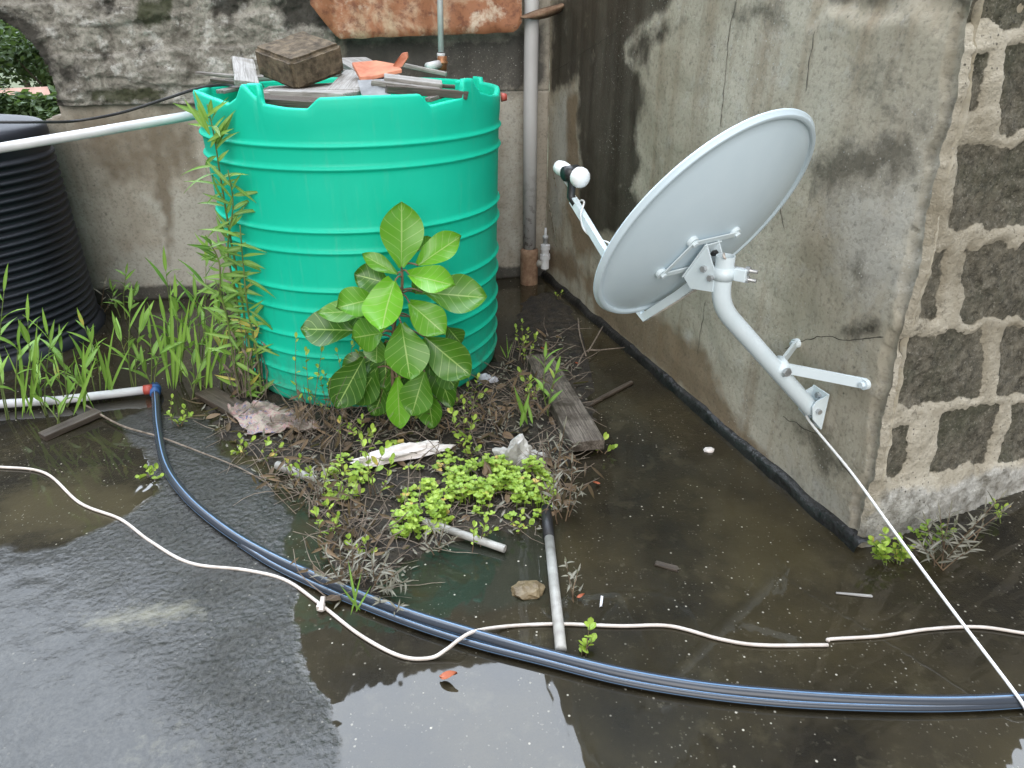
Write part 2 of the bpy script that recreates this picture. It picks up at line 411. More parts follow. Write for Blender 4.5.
# floating seeds and lime grains
cell = t.n('TexVoronoi', {'Vector': p, 'Scale': 42.0})
pick = t.n('SeparateColor', {'Color': cell.outputs['Color']}).outputs[0]
sp = t.math('MULTIPLY', t.ramp(cell.outputs['Distance'], (.10, 1), (.15, 0)), t.ramp(pick, (.62, 0), (.64, 1)))
sp = t.math('MULTIPLY', sp, t.ramp(t.noise(p, 2.2, 4, .7), (.44, 0), (.56, 1)))
sp = t.math('MULTIPLY', sp, t.math('SUBTRACT', 1.0, t.math('MULTIPLY', rg, .75)))
cell2 = t.n('TexVoronoi', {'Vector': t.mapv(p, loc=(4, 2, 0)), 'Scale': 95.0})
pk2 = t.n('SeparateColor', {'Color': cell2.outputs['Color']}).outputs[0]
s2 = t.math('MULTIPLY', t.ramp(cell2.outputs['Distance'], (.16, 1), (.24, 0)), t.ramp(pk2, (.72, 0), (.74, 1)))
s2 = t.math('MULTIPLY', s2, t.math('SUBTRACT', 1.0, t.math('MULTIPLY', rg, .6)))
s2 = t.math('MULTIPLY', s2, t.ramp(t.noise(p, 3.3, 4, .7), (.46, .0), (.58, .8)))
c = t.mix(c, (.42, .39, .32), t.math('MAXIMUM', t.math('MULTIPLY', sp, .9), t.math('MULTIPLY', s2, .38)))
hb = t.math('ADD', t.math('MULTIPLY', mid, .3), t.math('ADD', fine, t.math('MULTIPLY', grit, .5)))
lump = t.math('ADD', t.math('MULTIPLY', t.vor(p, 60, 'SMOOTH_F1'), .7), t.noise(p, 55, 4, .6, .3))
patch = t.math('ADD', .16, t.math('MULTIPLY', t.attr('bumpy'), t.ramp(t.noise(p, 5, 5, .65), (.38, .35), (.56, .95))))
cn = t.bump(t.math('ADD', lump, t.math('MULTIPLY', fine, .35)), t.math('MULTIPLY', rg, t.math('MULTIPLY', patch, .95)), .011)
ripple = t.n('TexWave', {'Vector': p, 'Scale': 9.0, 'Distortion': 6.0, 'Detail': 2.0}).outputs['Fac']
cn = t.bump(ripple, .018, .003, cn)
cn = t.bump(t.noise(p, 7, 2), .05, .004, cn)
b = t.n('BsdfPrincipled', {'Base Color': c, 'Roughness': .75, 'Specular IOR Level': .15,
      'Normal': t.bump(hb, .4, .006), 'Coat Weight': t.math('SUBTRACT', t.math('SUBTRACT', 1.0, t.math('MULTIPLY', rg, .36)), t.math('MULTIPLY', t.math('MAXIMUM', sp, t.math('MULTIPLY', s2, .5)), .6)),
      'Coat IOR': 1.48, 'Coat Roughness': t.math('ADD', .025, t.math('MULTIPLY', rg, t.math('ADD', .05, t.math('MULTIPLY', fine, .26)))), 'Coat Normal': cn})
t.t.links.new(b.outputs[0], t.out.inputs['Surface']); MT['wet_floor'] = t.m

# ------------------------------------------------------------------ setting: roof slab, ground far below
C1 = at(859, 548); CI = at(545, 276)                       # outer foot and inner foot of the right building
WD = (C1 - CI); WD.z = 0; WL = WD.length; WD.normalize(); WN = V((WD.y, -WD.x, 0))   # along, out of the wall
if WN.x > 0: WN = -WN
B0 = at(150, 300); BD = (CI - B0); BD.normalize(); BN = V((BD.y, -BD.x, 0))
if BN.y > 0: BN = -BN
ED = (at(1010, 492) - C1); ED.z = 0; ED.normalize(); EN = V((ED.y, -ED.x, 0))
if EN.y > 0: EN = -EN

def G(*pts): return [(at(*q).x, at(*q).y) for q in pts]
ROUGH = G((-60, 552), (60, 548), (120, 520), (165, 486), (140, 440), (110, 425), (150, 408), (200, 420), (250, 470), (285, 500), (292, 560), (296, 640), (312, 700), (345, 790), (-80, 800))
ALG = G((0, 490), (90, 470), (160, 500), (120, 530), (0, 545))
MURK = G((380, 545), (560, 530), (540, 600), (430, 610))
ALG2 = G((690, 480), (800, 520), (850, 580), (720, 600))
DRY = G((70, 620), (110, 608), (160, 600), (205, 602), (196, 618), (150, 628), (95, 634))
DRY2 = G((90, 735), (190, 690), (230, 700), (215, 790), (90, 800))
m = MB(); vals = {k: [] for k in ('rough', 'algae', 'murk', 'dry', 'bumpy')}
BUMPY = G((150, 420), (280, 470), (300, 600), (322, 740), (230, 760), (185, 700), (150, 600), (95, 540), (130, 500))
xs = [-9, -6, -4.5] + [-3.6 + .022 * i for i in range(300)] + [3.4, 4.5, 6, 9]
ys = [-6, -3, -1, 0] + [.3 + .022 * i for i in range(198)] + [4.8, 5.2]
rows = []
for y in ys:
    r_ = []
    for x in xs:
        w = .05 * noise.noise(V((x * 5, y * 5, 0))) + .025 * noise.noise(V((x * 14, y * 14, 3)))
        ro = soft(x + w, y + w, ROUGH, .05); vals['rough'].append(ro)
        vals['algae'].append(max(soft(x + w, y + w, ALG, .09), soft(x + w, y, ALG2, .12)))
        vals['bumpy'].append(soft(x + w, y + w, BUMPY, .16)); vals['murk'].append(soft(x + w, y + w, MURK, .07)); vals['dry'].append(max(soft(x + w, y, DRY, .06), .45 * soft(x + w, y, DRY2, .06)))
        r_.append((x, y, .004 * ro * (1 + noise.noise(V((x * 22, y * 22, 1))))))
    rows.append(r_)
m.grid(rows); m.at = vals
kind(m.build('floor', 'wet_floor', smooth=True), 'structure')
m = MB(); m.prism([(-9, -6, -.02), (9, -6, -.02), (9, 5.2, -.02), (-9, 5.2, -.02)], (0, 0, -.25)); kind(m.build('roof_slab', 'plaster_back'), 'structure')
m = MB(); rows = []
for j in range(40):
    y = -900 + 2100 * (j / 39); rows.append([])
    for i in range(40):
        x = -1200 + 2400 * i / 39
        hgt = -7 + (max(0, y - 70) * .10 + 6 * noise.noise(V((x * .01, y * .01, 5))) * min(1, max(0, y - 70) / 60)) * (1 if y < 500 else 1)
        rows[-1].append((x, y, min(hgt, 60)))
m.grid(rows); kind(m.build('ground', 'hill', smooth=True), 'structure')

# ------------------------------------------------------------------ right building: plastered side, bare block end, tar at its foot
bld = thing('block_building', (C1.x, C1.y, 0), 'stained plaster building on the right whose broken corner bares grey blocks', 'building')
SH = .052
def wuv(px, py): q = onp(px, py, C1, WN); return ((q - CI).dot(WD), q.z)
def wp(s_, z_, out=0): return V((CI.x, CI.y, 0)) + WD * s_ + V((0, 0, z_)) + WN * out
PW = lambda *pts: [wuv(*q) for q in pts]
DAMP = PW((552, 5), (600, -30), (690, -30), (668, 8), (640, 30), (624, 50), (640, 72), (646, 105), (636, 130), (641, 165), (632, 192), (642, 215), (618, 236), (590, 236), (579, 205), (580, 150), (577, 110), (580, 78), (560, 92), (550, 95))
DAMP2 = PW((645, 20), (690, 12), (680, 28), (655, 50), (648, 78), (630, 72), (625, 52))
DAMP3 = PW((838, 326), (858, 316), (884, 320), (882, 334), (858, 340), (842, 336))
DAMP4 = PW((822, 12), (838, 2), (960, 10), (968, 22), (975, -45), (815, -45))
BRN = [PW((566, 90), (578, 95), (580, 200), (600, 250), (575, 262), (566, 200)),
       PW((575, 265), (640, 300), (700, 350), (735, 410), (780, 470), (760, 480), (690, 400), (600, 320)),
       PW((545, 245), (575, 255), (580, 285), (548, 270))]
GRY = [PW((800, 165), (840, 140), (905, 130), (930, 160), (890, 190), (845, 190), (810, 200)), PW((880, 100), (930, 110), (930, 140), (895, 125)),
       PW((845, 262), (868, 252), (872, 280), (855, 290)), PW((730, 5), (790, 0), (790, 30), (745, 32)), PW((790, 420), (830, 430), (850, 470), (820, 480)),
       PW((860, 60), (905, 70), (900, 95), (870, 80))]
PAL = [PW((820, 190), (910, 175), (915, 300), (850, 310), (830, 250)), PW((550, 105), (573, 85), (571, 180), (560, 230), (548, 240)), PW((740, 430), (850, 500), (855, 545), (770, 480))]
def cwob(z_): return .016 * noise.noise(V((1, 5, z_ * 5))) + .009 * noise.noise(V((1, 2, z_ * 17))) + .005 * noise.noise(V((1, 8, z_ * 50)))
m = MB(); A = {k: [] for k in ('damp', 'brown', 'grey', 'pale')}
zs = [.012 * i for i in range(155)] + [1.9 + .1 * i for i in range(16)]
zs.append(3.43)
NS = 225; rows = []
top = PW((812, 20), (828, 8), (965, 22), (965, -40), (812, -40))
edge_poly = None
for z_ in zs:
    r_ = []
    Lz = WL - SH * z_ + cwob(z_)
    for i in range(NS):
        s_ = Lz * i / (NS - 1)
        P_ = V((s_ * 6, z_ * 6, 0))
        w = .035 * noise.noise(P_) + .02 * noise.noise(P_ * 3)
        if z_ < 1.9 or True:
            A['damp'].append(max(soft(s_ + w, z_ + w, DAMP, .05), .8 * soft(s_ + w, z_ + w, DAMP2, .05), .72 * soft(s_ + w * .6, z_ + w * .6, DAMP3, .03), .62 * soft(s_ + w, z_ + w, DAMP4, .02)))
            A['brown'].append(max(soft(s_ + w, z_ + w, q, .06) for q in BRN))
            A['grey'].append(max(soft(s_ + w, z_ + w, q, .09) for q in GRY))
            A['pale'].append(max(soft(s_ + w, z_ + w, q, .11) for q in PAL))
        e = min(1, (Lz - s_) / .06)
        out = .010 * noise.noise(V((s_ * 2.2, z_ * 2.2, 4))) + .0035 * noise.noise(V((s_ * 11, z_ * 11, 2)))
        rag_ = .05 + .03 * noise.noise(V((z_ * 6, 3, 1)))
        if Lz - s_ < rag_: out -= .014 + .008 * noise.noise(V((z_ * 25, s_ * 25, 0)))
        t_ = soft(s_ + w, z_ + w, top, .02); out -= .02 * t_
        if i == NS - 1: out -= .012
        r_.append(wp(s_, z_, out))
    rows.append(r_)
m.grid([r[::-1] for r in rows]); 
for k_ in A:
    b_ = A[k_]; A[k_] = [v for i in range(len(zs)) for v in b_[i * NS:(i + 1) * NS][::-1]]
m.at = A
m.build('plaster_wall', 'plaster', bld, smooth=True)

# block end
EL = 1.9; E0 = V((C1.x, C1.y, 0))
ENt = (EN + V((0, 0, -SH * 0))).normalized()
# the end face leans with the wall's ragged edge
tiltv = (Z - WD * SH)
EPN = ED.cross(tiltv).normalized()
if EPN.y > 0: EPN = -EPN
def euv(px, py):
    q = onp(px, py, E0, EPN) - E0
    z_ = q.z; return ((q - tiltv * z_).dot(ED), z_)
def ep(u, z_, out=0): return E0 + ED * u + tiltv * z_ + EPN * out
PE = lambda *pts: [euv(*q) for q in pts]
BL = [PE((962, 148), (1120, 140), (1120, 226), (952, 228)), PE((969, 248), (1060, 243), (1060, 314), (962, 321)),
      PE((908, 341), (985, 331), (982, 394), (896, 408)), PE((1007, 329), (1100, 320), (1100, 384), (998, 396)),
      PE((947, 414), (1001, 405), (985, 464), (931, 475)), PE((892, 430), (910, 426), (905, 474), (884, 478)),
      PE((1016, 404), (1110, 396), (1100, 452), (1001, 462)), PE((975, 58), (991, 55), (980, 110), (966, 114)),
      PE((1008, 45), (1120, 40), (1120, 128), (1003, 131)), PE((932, 256), (946, 252), (935, 318), (922, 322)),
      PE((960, -60), (1120, -60), (1120, 24), (975, 22)), PE((1078, 240), (1160, 236), (1160, 306), (1078, 312))]
FOOT = PE((860, 560), (862, 520), (885, 486), (940, 484), (1000, 466), (1200, 440), (1200, 560))
m = MB(); A = {'block': [], 'foot': []}; rows = []
us = [.0075 * i for i in range(110)] + [.83 + .05 * i for i in range(22)]
zs2 = [.0085 * i for i in range(220)] + [1.9 + .1 * i for i in range(16)]; zs2.append(3.43)
for z_ in zs2:
    r_ = []
    for u in us:
        w = .022 * noise.noise(V((u * 12, z_ * 12, 7))) + .010 * noise.noise(V((u * 45, z_ * 45, 1)))
        w2 = .022 * noise.noise(V((u * 12, z_ * 12, 17))) + .010 * noise.noise(V((u * 45, z_ * 45, 11)))
        if z_ < 1.75 and u < 1.1: d = max(sdf(u + w, z_ + w2, q) for q in BL)
        else:
            a_ = (z_ / .23); row = math.floor(a_); uu = (u / .46 + .5 * (row % 2)) % 1
            d = min(min(a_ - row, row + 1 - a_) * .23 - .02, min(uu, 1 - uu) * .46 - .02)
        k_ = max(0, min(1, .6 + d / .022)); A['block'].append(k_)
        f_ = soft(u + w, z_ + w2, FOOT, .02); A['foot'].append(f_)
        out = .010 * noise.noise(V((u * 7, z_ * 7, 2))) + .004 * noise.noise(V((u * 24, z_ * 24, 8))) + .004 * noise.noise(V((u * 70, z_ * 70, 8)))
        out += -.009 * k_ + .012 * f_ - .007 * max(0, 1 - abs(d + .002) / .007)
        if k_ > .5: out += .006 * noise.noise(V((u * 40, z_ * 40, 30)))
        if u == 0: out = -.012
        r_.append(ep(u, z_, out) + WD * (cwob(z_) * max(0, 1 - u / .07)))
    rows.append(r_)
m.grid(rows); m.at = A
m.build('block_end', 'blocks', bld, smooth=True)
# body behind, so the wall has depth
m = MB(); m.prism([wp(.0, 0, -.06), wp(WL - .10, 0, -.06), E0 + ED * EL - EN * .06, E0 + ED * EL - EN * 2.6, wp(0, 0, -1.4)], (0, 0, 3.40)); m.build('wall_core', 'plaster', bld)
m = MB(); rows = []
for i in range(60):
    s_ = WL * i / 59 * 1.005
    hh = .036 + .016 * noise.noise(V((s_ * 6, 0, 0))) + .008 * noise.noise(V((s_ * 25, 0, 0))); oo = .034 + .014 * noise.noise(V((s_ * 7, 4, 0))) + .008 * noise.noise(V((s_ * 30, 4, 0)))
    rows.append([wp(s_, hh, -.03), wp(s_, hh, .012), wp(s_, hh * .8, .02), wp(s_, .02, oo * .8), wp(s_, -.01, oo)])
m.grid(rows); m.build('tar_skirting', 'tar', bld, smooth=True)
def crack(pts, wd=.0024):
    P_ = [wuv(*q) for q in pts]; pp = catmull([V((a, b, 0)) for a, b in P_], 10); L_ = []; R_ = []
    m.v = m.v
    rows = []
    for i, q in enumerate(pp):
        j = V((.008 * noise.noise(q * 30), .008 * noise.noise(q * 30 + V((5, 5, 5))), 0))
        q = q + j; d = (pp[min(i + 1, len(pp) - 1)] - pp[max(0, i - 1)]).normalized(); n_ = V((-d.y, d.x, 0))
        w = wd * (.35 + .9 * abs(noise.noise(q * 20 + V((9, 0, 0))))) * (1 if 0 < i < len(pp) - 1 else .1)
        def o_(s_, z_): return .010 * noise.noise(V((s_ * 2.2, z_ * 2.2, 4))) + .0035 * noise.noise(V((s_ * 11, z_ * 11, 2))) + .0015
        a, b = q + n_ * w, q - n_ * w
        rows.append([wp(a.x, a.y, o_(a.x, a.y)), wp(b.x, b.y, o_(b.x, b.y))])
    m.grid(rows)
for cpts in ([(738, -5), (729, 30), (726, 70), (721, 130)], [(815, 30), (809, 60), (805, 92)], [(785, 348), (800, 342), (825, 336), (845, 339), (886, 337)], [(782, 416), (795, 424), (825, 440), (838, 460), (852, 478)],
             [(706, 300), (701, 330), (697, 355)], [(780, 205), (784, 232)], [(552, 72), (570, 62), (590, 48), (622, 28)]):
    m = MB(); crack(cpts); m.build('crack', 'crack_dark', bld)

# ------------------------------------------------------------------ back wall: plaster below, rough rubble above, a broken opening on the left
bw = thing('rubble_wall', (B0.x, B0.y, 0), 'old grey rubble and plaster wall behind the green tank, broken open at its left end', 'wall')
BO = V((CI.x, CI.y, 0))
def buv(px, py): q = onp(px, py, BO, BN); return ((q - BO).dot(-BD), q.z)
def bp(s_, z_, out=0): return BO - BD * s_ + V((0, 0, z_)) + BN * out
PB = lambda *pts: [buv(*q) for q in pts]
hole_px = [(-80, -30), (-20, 2), (4, 18), (22, 30), (42, 48), (52, 66), (58, 86), (61, 112), (44, 124), (40, 340), (-300, 350), (-300, 20)]
HOLE = PB(*hole_px)
bz = [.014 * i for i in range(140)] + [1.96 + .1 * i for i in range(15)]; bz.append(3.43)
step_s = buv(171, 17)[0]
NB = 230; BL_ = 3.6
D1 = PB((345, 40), (525, 34), (527, 92), (470, 98), (345, 92)); D2 = PB((500, 30), (545, 20), (546, 80), (528, 92))
P1 = PB((140, 195), (215, 185), (225, 285), (100, 290), (110, 255), (160, 240)); P2 = PB((498, 95), (524, 95), (522, 250), (500, 260))
BR1 = PB((62, 110), (190, 105), (210, 180), (100, 190)); BR2 = PB((160, 130), (175, 200), (172, 270), (150, 160))
MOSS = PB((136, 2), (178, -5), (172, 22), (150, 30), (138, 20)); MOSS2 = PB((95, 92), (165, 88), (165, 101), (95, 101))
DK = [PB((98, 5), (120, -5), (122, 10), (104, 16)), PB((58, 65), (80, 60), (80, 85), (66, 92)), PB((205, -10), (255, -10), (245, 18), (215, 20)), PB((100, 50), (115, 50), (116, 62), (104, 66)), PB((270, 0), (330, -10), (330, 30), (290, 30)), PB((140, 46), (156, 42), (156, 54), (144, 56)), PB((-30, 10), (12, 8), (38, 16), (52, 40), (62, 72), (70, 112), (60, 112), (20, 60), (-30, 40))]  # dark areas; the last outline paints soffit shade along the opening's edge
BASE = [(0, -.1), (4, -.1), (4, .10), (0, .07)]
mp = MB(); mr = MB(); Ap = {k: [] for k in ('damp', 'brown', 'grey', 'pale')}; Ar = {'moss': [], 'dark': []}
SPLIT = buv(150, 101)[1]
def boutp(s_, z_): return .012 * noise.noise(V((s_ * 2.2, z_ * 2.2, 14))) + .004 * noise.noise(V((s_ * 11, z_ * 11, 12)))
def inhole(s_, z_):
    w = .025 * noise.noise(V((s_ * 9, z_ * 9, 0))); return inpoly(s_ + w, z_ + w, HOLE)
def shell(mb, srange, zlist, outf, attf, A):
    ids = {}
    for a, z_ in enumerate(zlist):
        for b_ in range(len(srange)):
            ids[a, b_] = mb.pt(bp(srange[b_], z_, outf(srange[b_], z_))); attf(srange[b_], z_, A)
    for a in range(len(zlist) - 1):
        for b_ in range(len(srange) - 1):
            s_ = (srange[b_] + srange[b_ + 1]) / 2; z_ = (zlist[a] + zlist[a + 1]) / 2
            if inhole(s_, z_): continue
            if s_ > step_s and z_ > 2.05 + .12 * noise.noise(V((s_ * 3, 0, 0))): continue
            mb.face((ids[a, b_ + 1], ids[a, b_], ids[a + 1, b_], ids[a + 1, b_ + 1]))
    mb.at = A
def attp(s_, z_, A):
    P_ = V((s_ * 6, z_ * 6, 40)); w = .035 * noise.noise(P_) + .02 * noise.noise(P_ * 3)
    A['damp'].append(max(soft(s_ + w, z_ + w, D1, .05), soft(s_ + w, z_ + w, D2, .05), 1.0 * soft(s_, z_ + w * .6, BASE, .02)))
    A['pale'].append(max(soft(s_ + w, z_ + w, q, .08) for q in (P1, P2)))
    A['brown'].append(max(.7 * soft(s_ + w, z_ + w, BR1, .08), soft(s_ + w, z_ + w, BR2, .04)))
    A['grey'].append(0)
def attr_(s_, z_, A):
    P_ = V((s_ * 8, z_ * 8, 40)); w = .03 * noise.noise(P_) + .015 * noise.noise(P_ * 3)
    A['moss'].append(max(soft(s_ + w, z_ + w, MOSS, .03), soft(s_ + w, z_ + w, MOSS2, .02)))
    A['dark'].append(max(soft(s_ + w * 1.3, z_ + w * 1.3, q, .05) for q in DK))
def outr(s_, z_):
    P_ = V((s_, z_, 9)); Q_ = V((s_ * .7, z_ * 1.7, 9)); r_ = .022 * noise.noise(Q_ * 4) + .018 * (.4 - abs(noise.noise(Q_ * 9))) + .016 * (.4 - abs(noise.noise(Q_ * 22))) + .009 * noise.noise(P_ * 45) + .006 * noise.noise(P_ * 100)
    led = noise.noise(V((s_ * 1.3 + .1 * noise.noise(P_ * 8), z_ * 9, 2))); r_ += .020 * max(0, min(1, led / .06))
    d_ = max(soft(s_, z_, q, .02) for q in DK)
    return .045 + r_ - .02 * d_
ss = [BL_ * i / (NB - 1) for i in range(NB)]
RS = buv(338, 60)[0]
zlow = [z_ for z_ in bz if z_ <= SPLIT + .02]
shell(mp, ss, zlow, boutp, attp, Ap)
zhi = [z_ for z_ in bz if z_ >= SPLIT - .02]
shell(mp, [s_ for s_ in ss if s_ <= RS + .05], [zlow[-1]] + [z_ for z_ in bz if z_ > zlow[-1]], boutp, attp, Ap)
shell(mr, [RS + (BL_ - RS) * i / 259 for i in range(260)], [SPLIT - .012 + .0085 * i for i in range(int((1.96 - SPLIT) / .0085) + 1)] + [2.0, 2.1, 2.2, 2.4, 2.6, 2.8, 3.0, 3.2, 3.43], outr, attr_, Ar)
import bmesh
def thicken(ob, depth):
    bm = bmesh.new(); bm.from_mesh(ob.data)
    ed = [e for e in bm.edges if e.is_boundary]
    ex = bmesh.ops.extrude_edge_only(bm, edges=ed)
    vs = [g for g in ex['geom'] if isinstance(g, bmesh.types.BMVert)]
    bmesh.ops.translate(bm, verts=vs, vec=-BN * depth)
    bm.to_mesh(ob.data); bm.free()
o1 = mp.build('plaster_face', 'plaster_back', bw, smooth=True); thicken(o1, .16)
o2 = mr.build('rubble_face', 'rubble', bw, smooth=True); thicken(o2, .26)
# house body behind the tall part
m = MB(); m.prism([bp(0, 0, -.17), bp(step_s, 0, -.17), bp(step_s, 0, -2.2), bp(0, 0, -2.2)], (0, 0, 3.40)); m.build('wall_core', 'plaster_back', bw)

# rusty sheet over the tank
def YB(px, py, out): return onp(px, py, BO + BN * out, BN)
m = MB(); rows = []
lo = [(308, 0), (322, 22), (341, 40), (380, 38), (430, 35), (480, 33), (516, 32), (524, 20)]
for k_ in range(9):
    r_ = []
    for i in range(50):
        u = i / 49; px = 310 + 212 * u
        yb = 40 - 8 * u + 1.5 * noise.noise(V((u * 14, 0, 0)))
        if u < .14: yb = 4 + 36 * u / .14
        if u > .97: yb -= 10 * (u - .97) / .03
        py = yb - (k_ / 8) * 75
        r_.append(YB(px + 1.0 * noise.noise(V((k_, u * 6, 2))), py, .17 - .09 * k_ / 8 + .012 * math.sin(u * 40) + .008 * noise.noise(V((u * 8, k_ * .4, 0)))))
    rows.append(r_)
m.grid(rows); ob = tag(m.build('rusty_sheet', 'rusty_sheet', smooth=True), 'rusty corrugated iron sheet hanging on the wall above the green tank', 'metal sheet')
md = ob.modifiers.new('s', 'SOLIDIFY'); md.thickness = .003
m = MB(); rows = []
for k_ in range(6):
    rows.append([YB(534 + 44 * i / 9 - 3 * k_, 20 - 16 * (i / 9) ** 1.3 + (3.5 - 7 * k_ / 5) * math.sin(math.pi * min(1, .15 + i / 9 * .95)) - 2, .16 + .05 * math.sin(math.pi * k_ / 5)) for i in range(10)])
m.grid(rows); ob = tag(m.build('roof_tile', 'rust', smooth=True), 'brown curved scrap of tin jutting out beside the top of the grey downpipe', 'scrap metal')
md = ob.modifiers.new('s', 'SOLIDIFY'); md.thickness = .006

# ------------------------------------------------------------------ green tank
TC = V((-.676, 3.277, 0)); tdir = (V((0, 0, 0)) - TC).normalized(); tsd = V((-tdir.y, tdir.x, 0))
def TR(z_): return .589 + .0275 * z_
def cylhit(px, py, r_):
    d = ray(px, py); a = d.x ** 2 + d.y ** 2; oc = V((0, 0)) - TC.xy
    b = 2 * (oc.x * d.x + oc.y * d.y); c_ = oc.length_squared - r_ * r_
    q = max(0, b * b - 4 * a * c_); k_ = (-b - math.sqrt(q)) / (2 * a); p_ = O + d * k_
    w = (p_ - TC); return math.atan2(w.dot(tsd), w.dot(tdir)), p_.z
tank = thing('water_tank', TC, 'bright green ribbed plastic water tank with a notched rim and rubble on top', 'water tank')
front = [(191, 90), (200, 93), (215, 99), (228, 104), (236, 98), (239.5, 87), (241, 84), (256, 84), (257.5, 100), (262, 104), (285, 108), (307, 109), (313, 103), (318, 98), (360, 96), (420, 94), (425, 100), (430, 106), (445, 102), (462, 98), (463.5, 79), (472, 78), (474.5, 84), (480, 92), (490, 95), (497, 95)]
prof = sorted(cylhit(px, py, TR(1.2)) for px, py in front)
a0, a1 = prof[0][0], prof[-1][0]
ZB = 1.235
def ztop(a):
    if a <= a0 or a >= a1:
        # far half of the rim
        b = (a - a1) if a >= a1 else (a + 2 * math.pi - a1); span = 2 * math.pi - (a1 - a0); k_ = b / span
        za, zb = prof[-1][1], prof[0][1]; e = .06
        if k_ < e: return za + (ZB - za) * k_ / e
        if k_ > 1 - e: return zb + (ZB - zb) * (1 - k_) / e
        return ZB + (.02 if .18 < k_ < .21 or .5 < k_ < .54 else 0)
    for (x0, z0), (x1, z1) in zip(prof, prof[1:]):
        if x0 <= a <= x1: return z0 + (z1 - z0) * (a - x0) / max(1e-6, x1 - x0)
ribs = []
for py in (146, 169, 232, 253, 292, 313, 340, 359, 379, 397): ribs.append(cylhit(352, py, TR(.6))[1])
seam = cylhit(352, 126, TR(1.1))[1]
def rz(z_):
    r_ = TR(z_)
    for q in ribs:
        d = abs(z_ - q)
        if d < .03: r_ += .011 * math.exp(-(d / .0085) ** 2)
    if z_ > seam: r_ += .003
    if z_ < .03: r_ -= .02 * (1 - z_ / .03) ** 2
    return r_
zz = sorted(set([0, .01, .02, .03] + [q + d for q in ribs for d in (-.02, -.013, -.009, -.006, -.003, 0, .003, .006, .009, .013, .02)] + [seam - .002, seam + .001] + [.03 + .05 * i for i in range(23)]))
zz = [q for q in zz if 0 <= q <= 1.12]; zcut = zz[-1]
NA = 540; m = MB(); rows = []
angs = [-math.pi + 2 * math.pi * k_ / NA for k_ in range(NA)]
def tp(a, r_, z_): return TC + tdir * (r_ * math.cos(a)) + tsd * (r_ * math.sin(a)) + V((0, 0, z_))
for z_ in zz: rows.append([tp(a, rz(z_), z_) for a in angs])
for k_ in (.35, .7, .93, 1.0):
    rows.append([tp(a, TR(1.2) + .003 - (.004 if k_ == 1 else 0), zcut + (ztop(a) - zcut) * k_) for a in angs])
for k_ in (1.0, .93, .5, 0.0):
    rows.append([tp(a, TR(1.2) - .022 + (.004 if k_ == 1 else 0), (zcut - .03) + (ztop(a) - zcut + .03) * k_) for a in angs])
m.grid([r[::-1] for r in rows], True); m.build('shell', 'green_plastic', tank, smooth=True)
m = MB(); rows = [[tp(a, r_, z_) for a in angs[::6]][::-1] for r_, z_ in ((.60, 1.10), (.50, 1.13), (.3, 1.15), (.15, 1.155), (.001, 1.155))]
m.grid(rows, True); m.build('lid', 'green_plastic', tank, smooth=True)
for px, py in ((248, 92), (468, 88)):
    a, z_ = cylhit(px, py, TR(1.2)); hh = .075
    m = MB(); d_ = (tdir * math.cos(a) + tsd * math.sin(a)); c_ = tp(a, TR(1.2) - .035, z_ - .012)
    rt = Matrix((tsd * math.cos(a) - tdir * math.sin(a), d_, Z)).transposed()
    m.box(c_, (.055 if px < 300 else .036, .035, hh), rt); m.build('lug', 'green_plastic', tank, bevel=.008)
a, z_ = cylhit(494, 88, TR(1.2)); q = tp(a1 + .10, TR(1.2) + .01, 1.2)
m = MB(); m.tube([q, q + V((.022, .004, .0))], [.018, .014], 12); m.build('plug', 'red_plastic', tank, smooth=True)
a, z_ = cylhit(352, 396, TR(.1))

# ------------------------------------------------------------------ things lying on the tank
def rot(yaw, pitch=0, roll=0): return (Matrix.Rotation(yaw, 3, 'Z') @ Matrix.Rotation(pitch, 3, 'Y') @ Matrix.Rotation(roll, 3, 'X'))
def plank(name, label, a, b, w, th, mat, roll=0, cat='plank', group=None, jit=.004):
    a, b = V(a), V(b); d = b - a; L = d.length; c_ = (a + b) / 2
    ex = d.normalized(); ey = Z.cross(ex).normalized(); ez = ex.cross(ey)
    rt = Matrix((ex, ey, ez)).transposed() @ Matrix.Rotation(roll, 3, 'X')
    m = MB(); rows = []
    n = 14; ring = [(-.5, -.5), (0, -.5), (.5, -.5), (.5, .5), (0, .5), (-.5, .5)]
    for i in range(n + 1):
        x = (i / n - .5) * L
        rows.append([V((x + (jit * 3 * noise.noise(V((k_ * 3, i, L * 9))) if i in (0, n) else 0), y * w + jit * noise.noise(V((x * 9, k_, 1))), z_ * th + jit * .5 * noise.noise(V((x * 9, k_, 6))))) for k_, (y, z_) in enumerate(ring)])
    b_ = m.grid(rows, True); m.face([b_ + k_ for k_ in range(6)][::-1]); m.face([b_ + n * 6 + k_ for k_ in range(6)])
    m.v = [tuple(V(q)) for q in m.v]
    ob = m.build(name, mat, origin=(0, 0, 0), bevel=min(.003, th * .2)); ob.matrix_world = Matrix.Translation(c_) @ rt.to_4x4()
    return tag(ob, label, cat, group)
PL = 1.186
plank('plank', 'dark edged board bridging the left notch in the green tank rim', fwd(252, 100, 2.86), fwd(322, 104, 2.78), .12, .028, 'wood_wet')
plank('plank', 'pale grey board under the front of the concrete block', fwd(270, 92, 2.98), fwd(352, 95, 2.86), .12, .022, 'wood_pale')
plank('plank', 'pale grey board end sticking up left of the concrete block', fwd(247, 84, 2.92), fwd(243, 60, 3.25), .085, .02, 'wood_pale', .15)
plank('plank', 'wide weathered grey board running back from the middle of the tank rim', fwd(405, 90, 2.95), fwd(350, 60, 3.5), .15, .022, 'wood_pale')
plank('plank', 'broad pale board between the concrete block and the red tile', fwd(345, 92, 2.93), fwd(362, 72, 3.25), .14, .02, 'wood_pale')
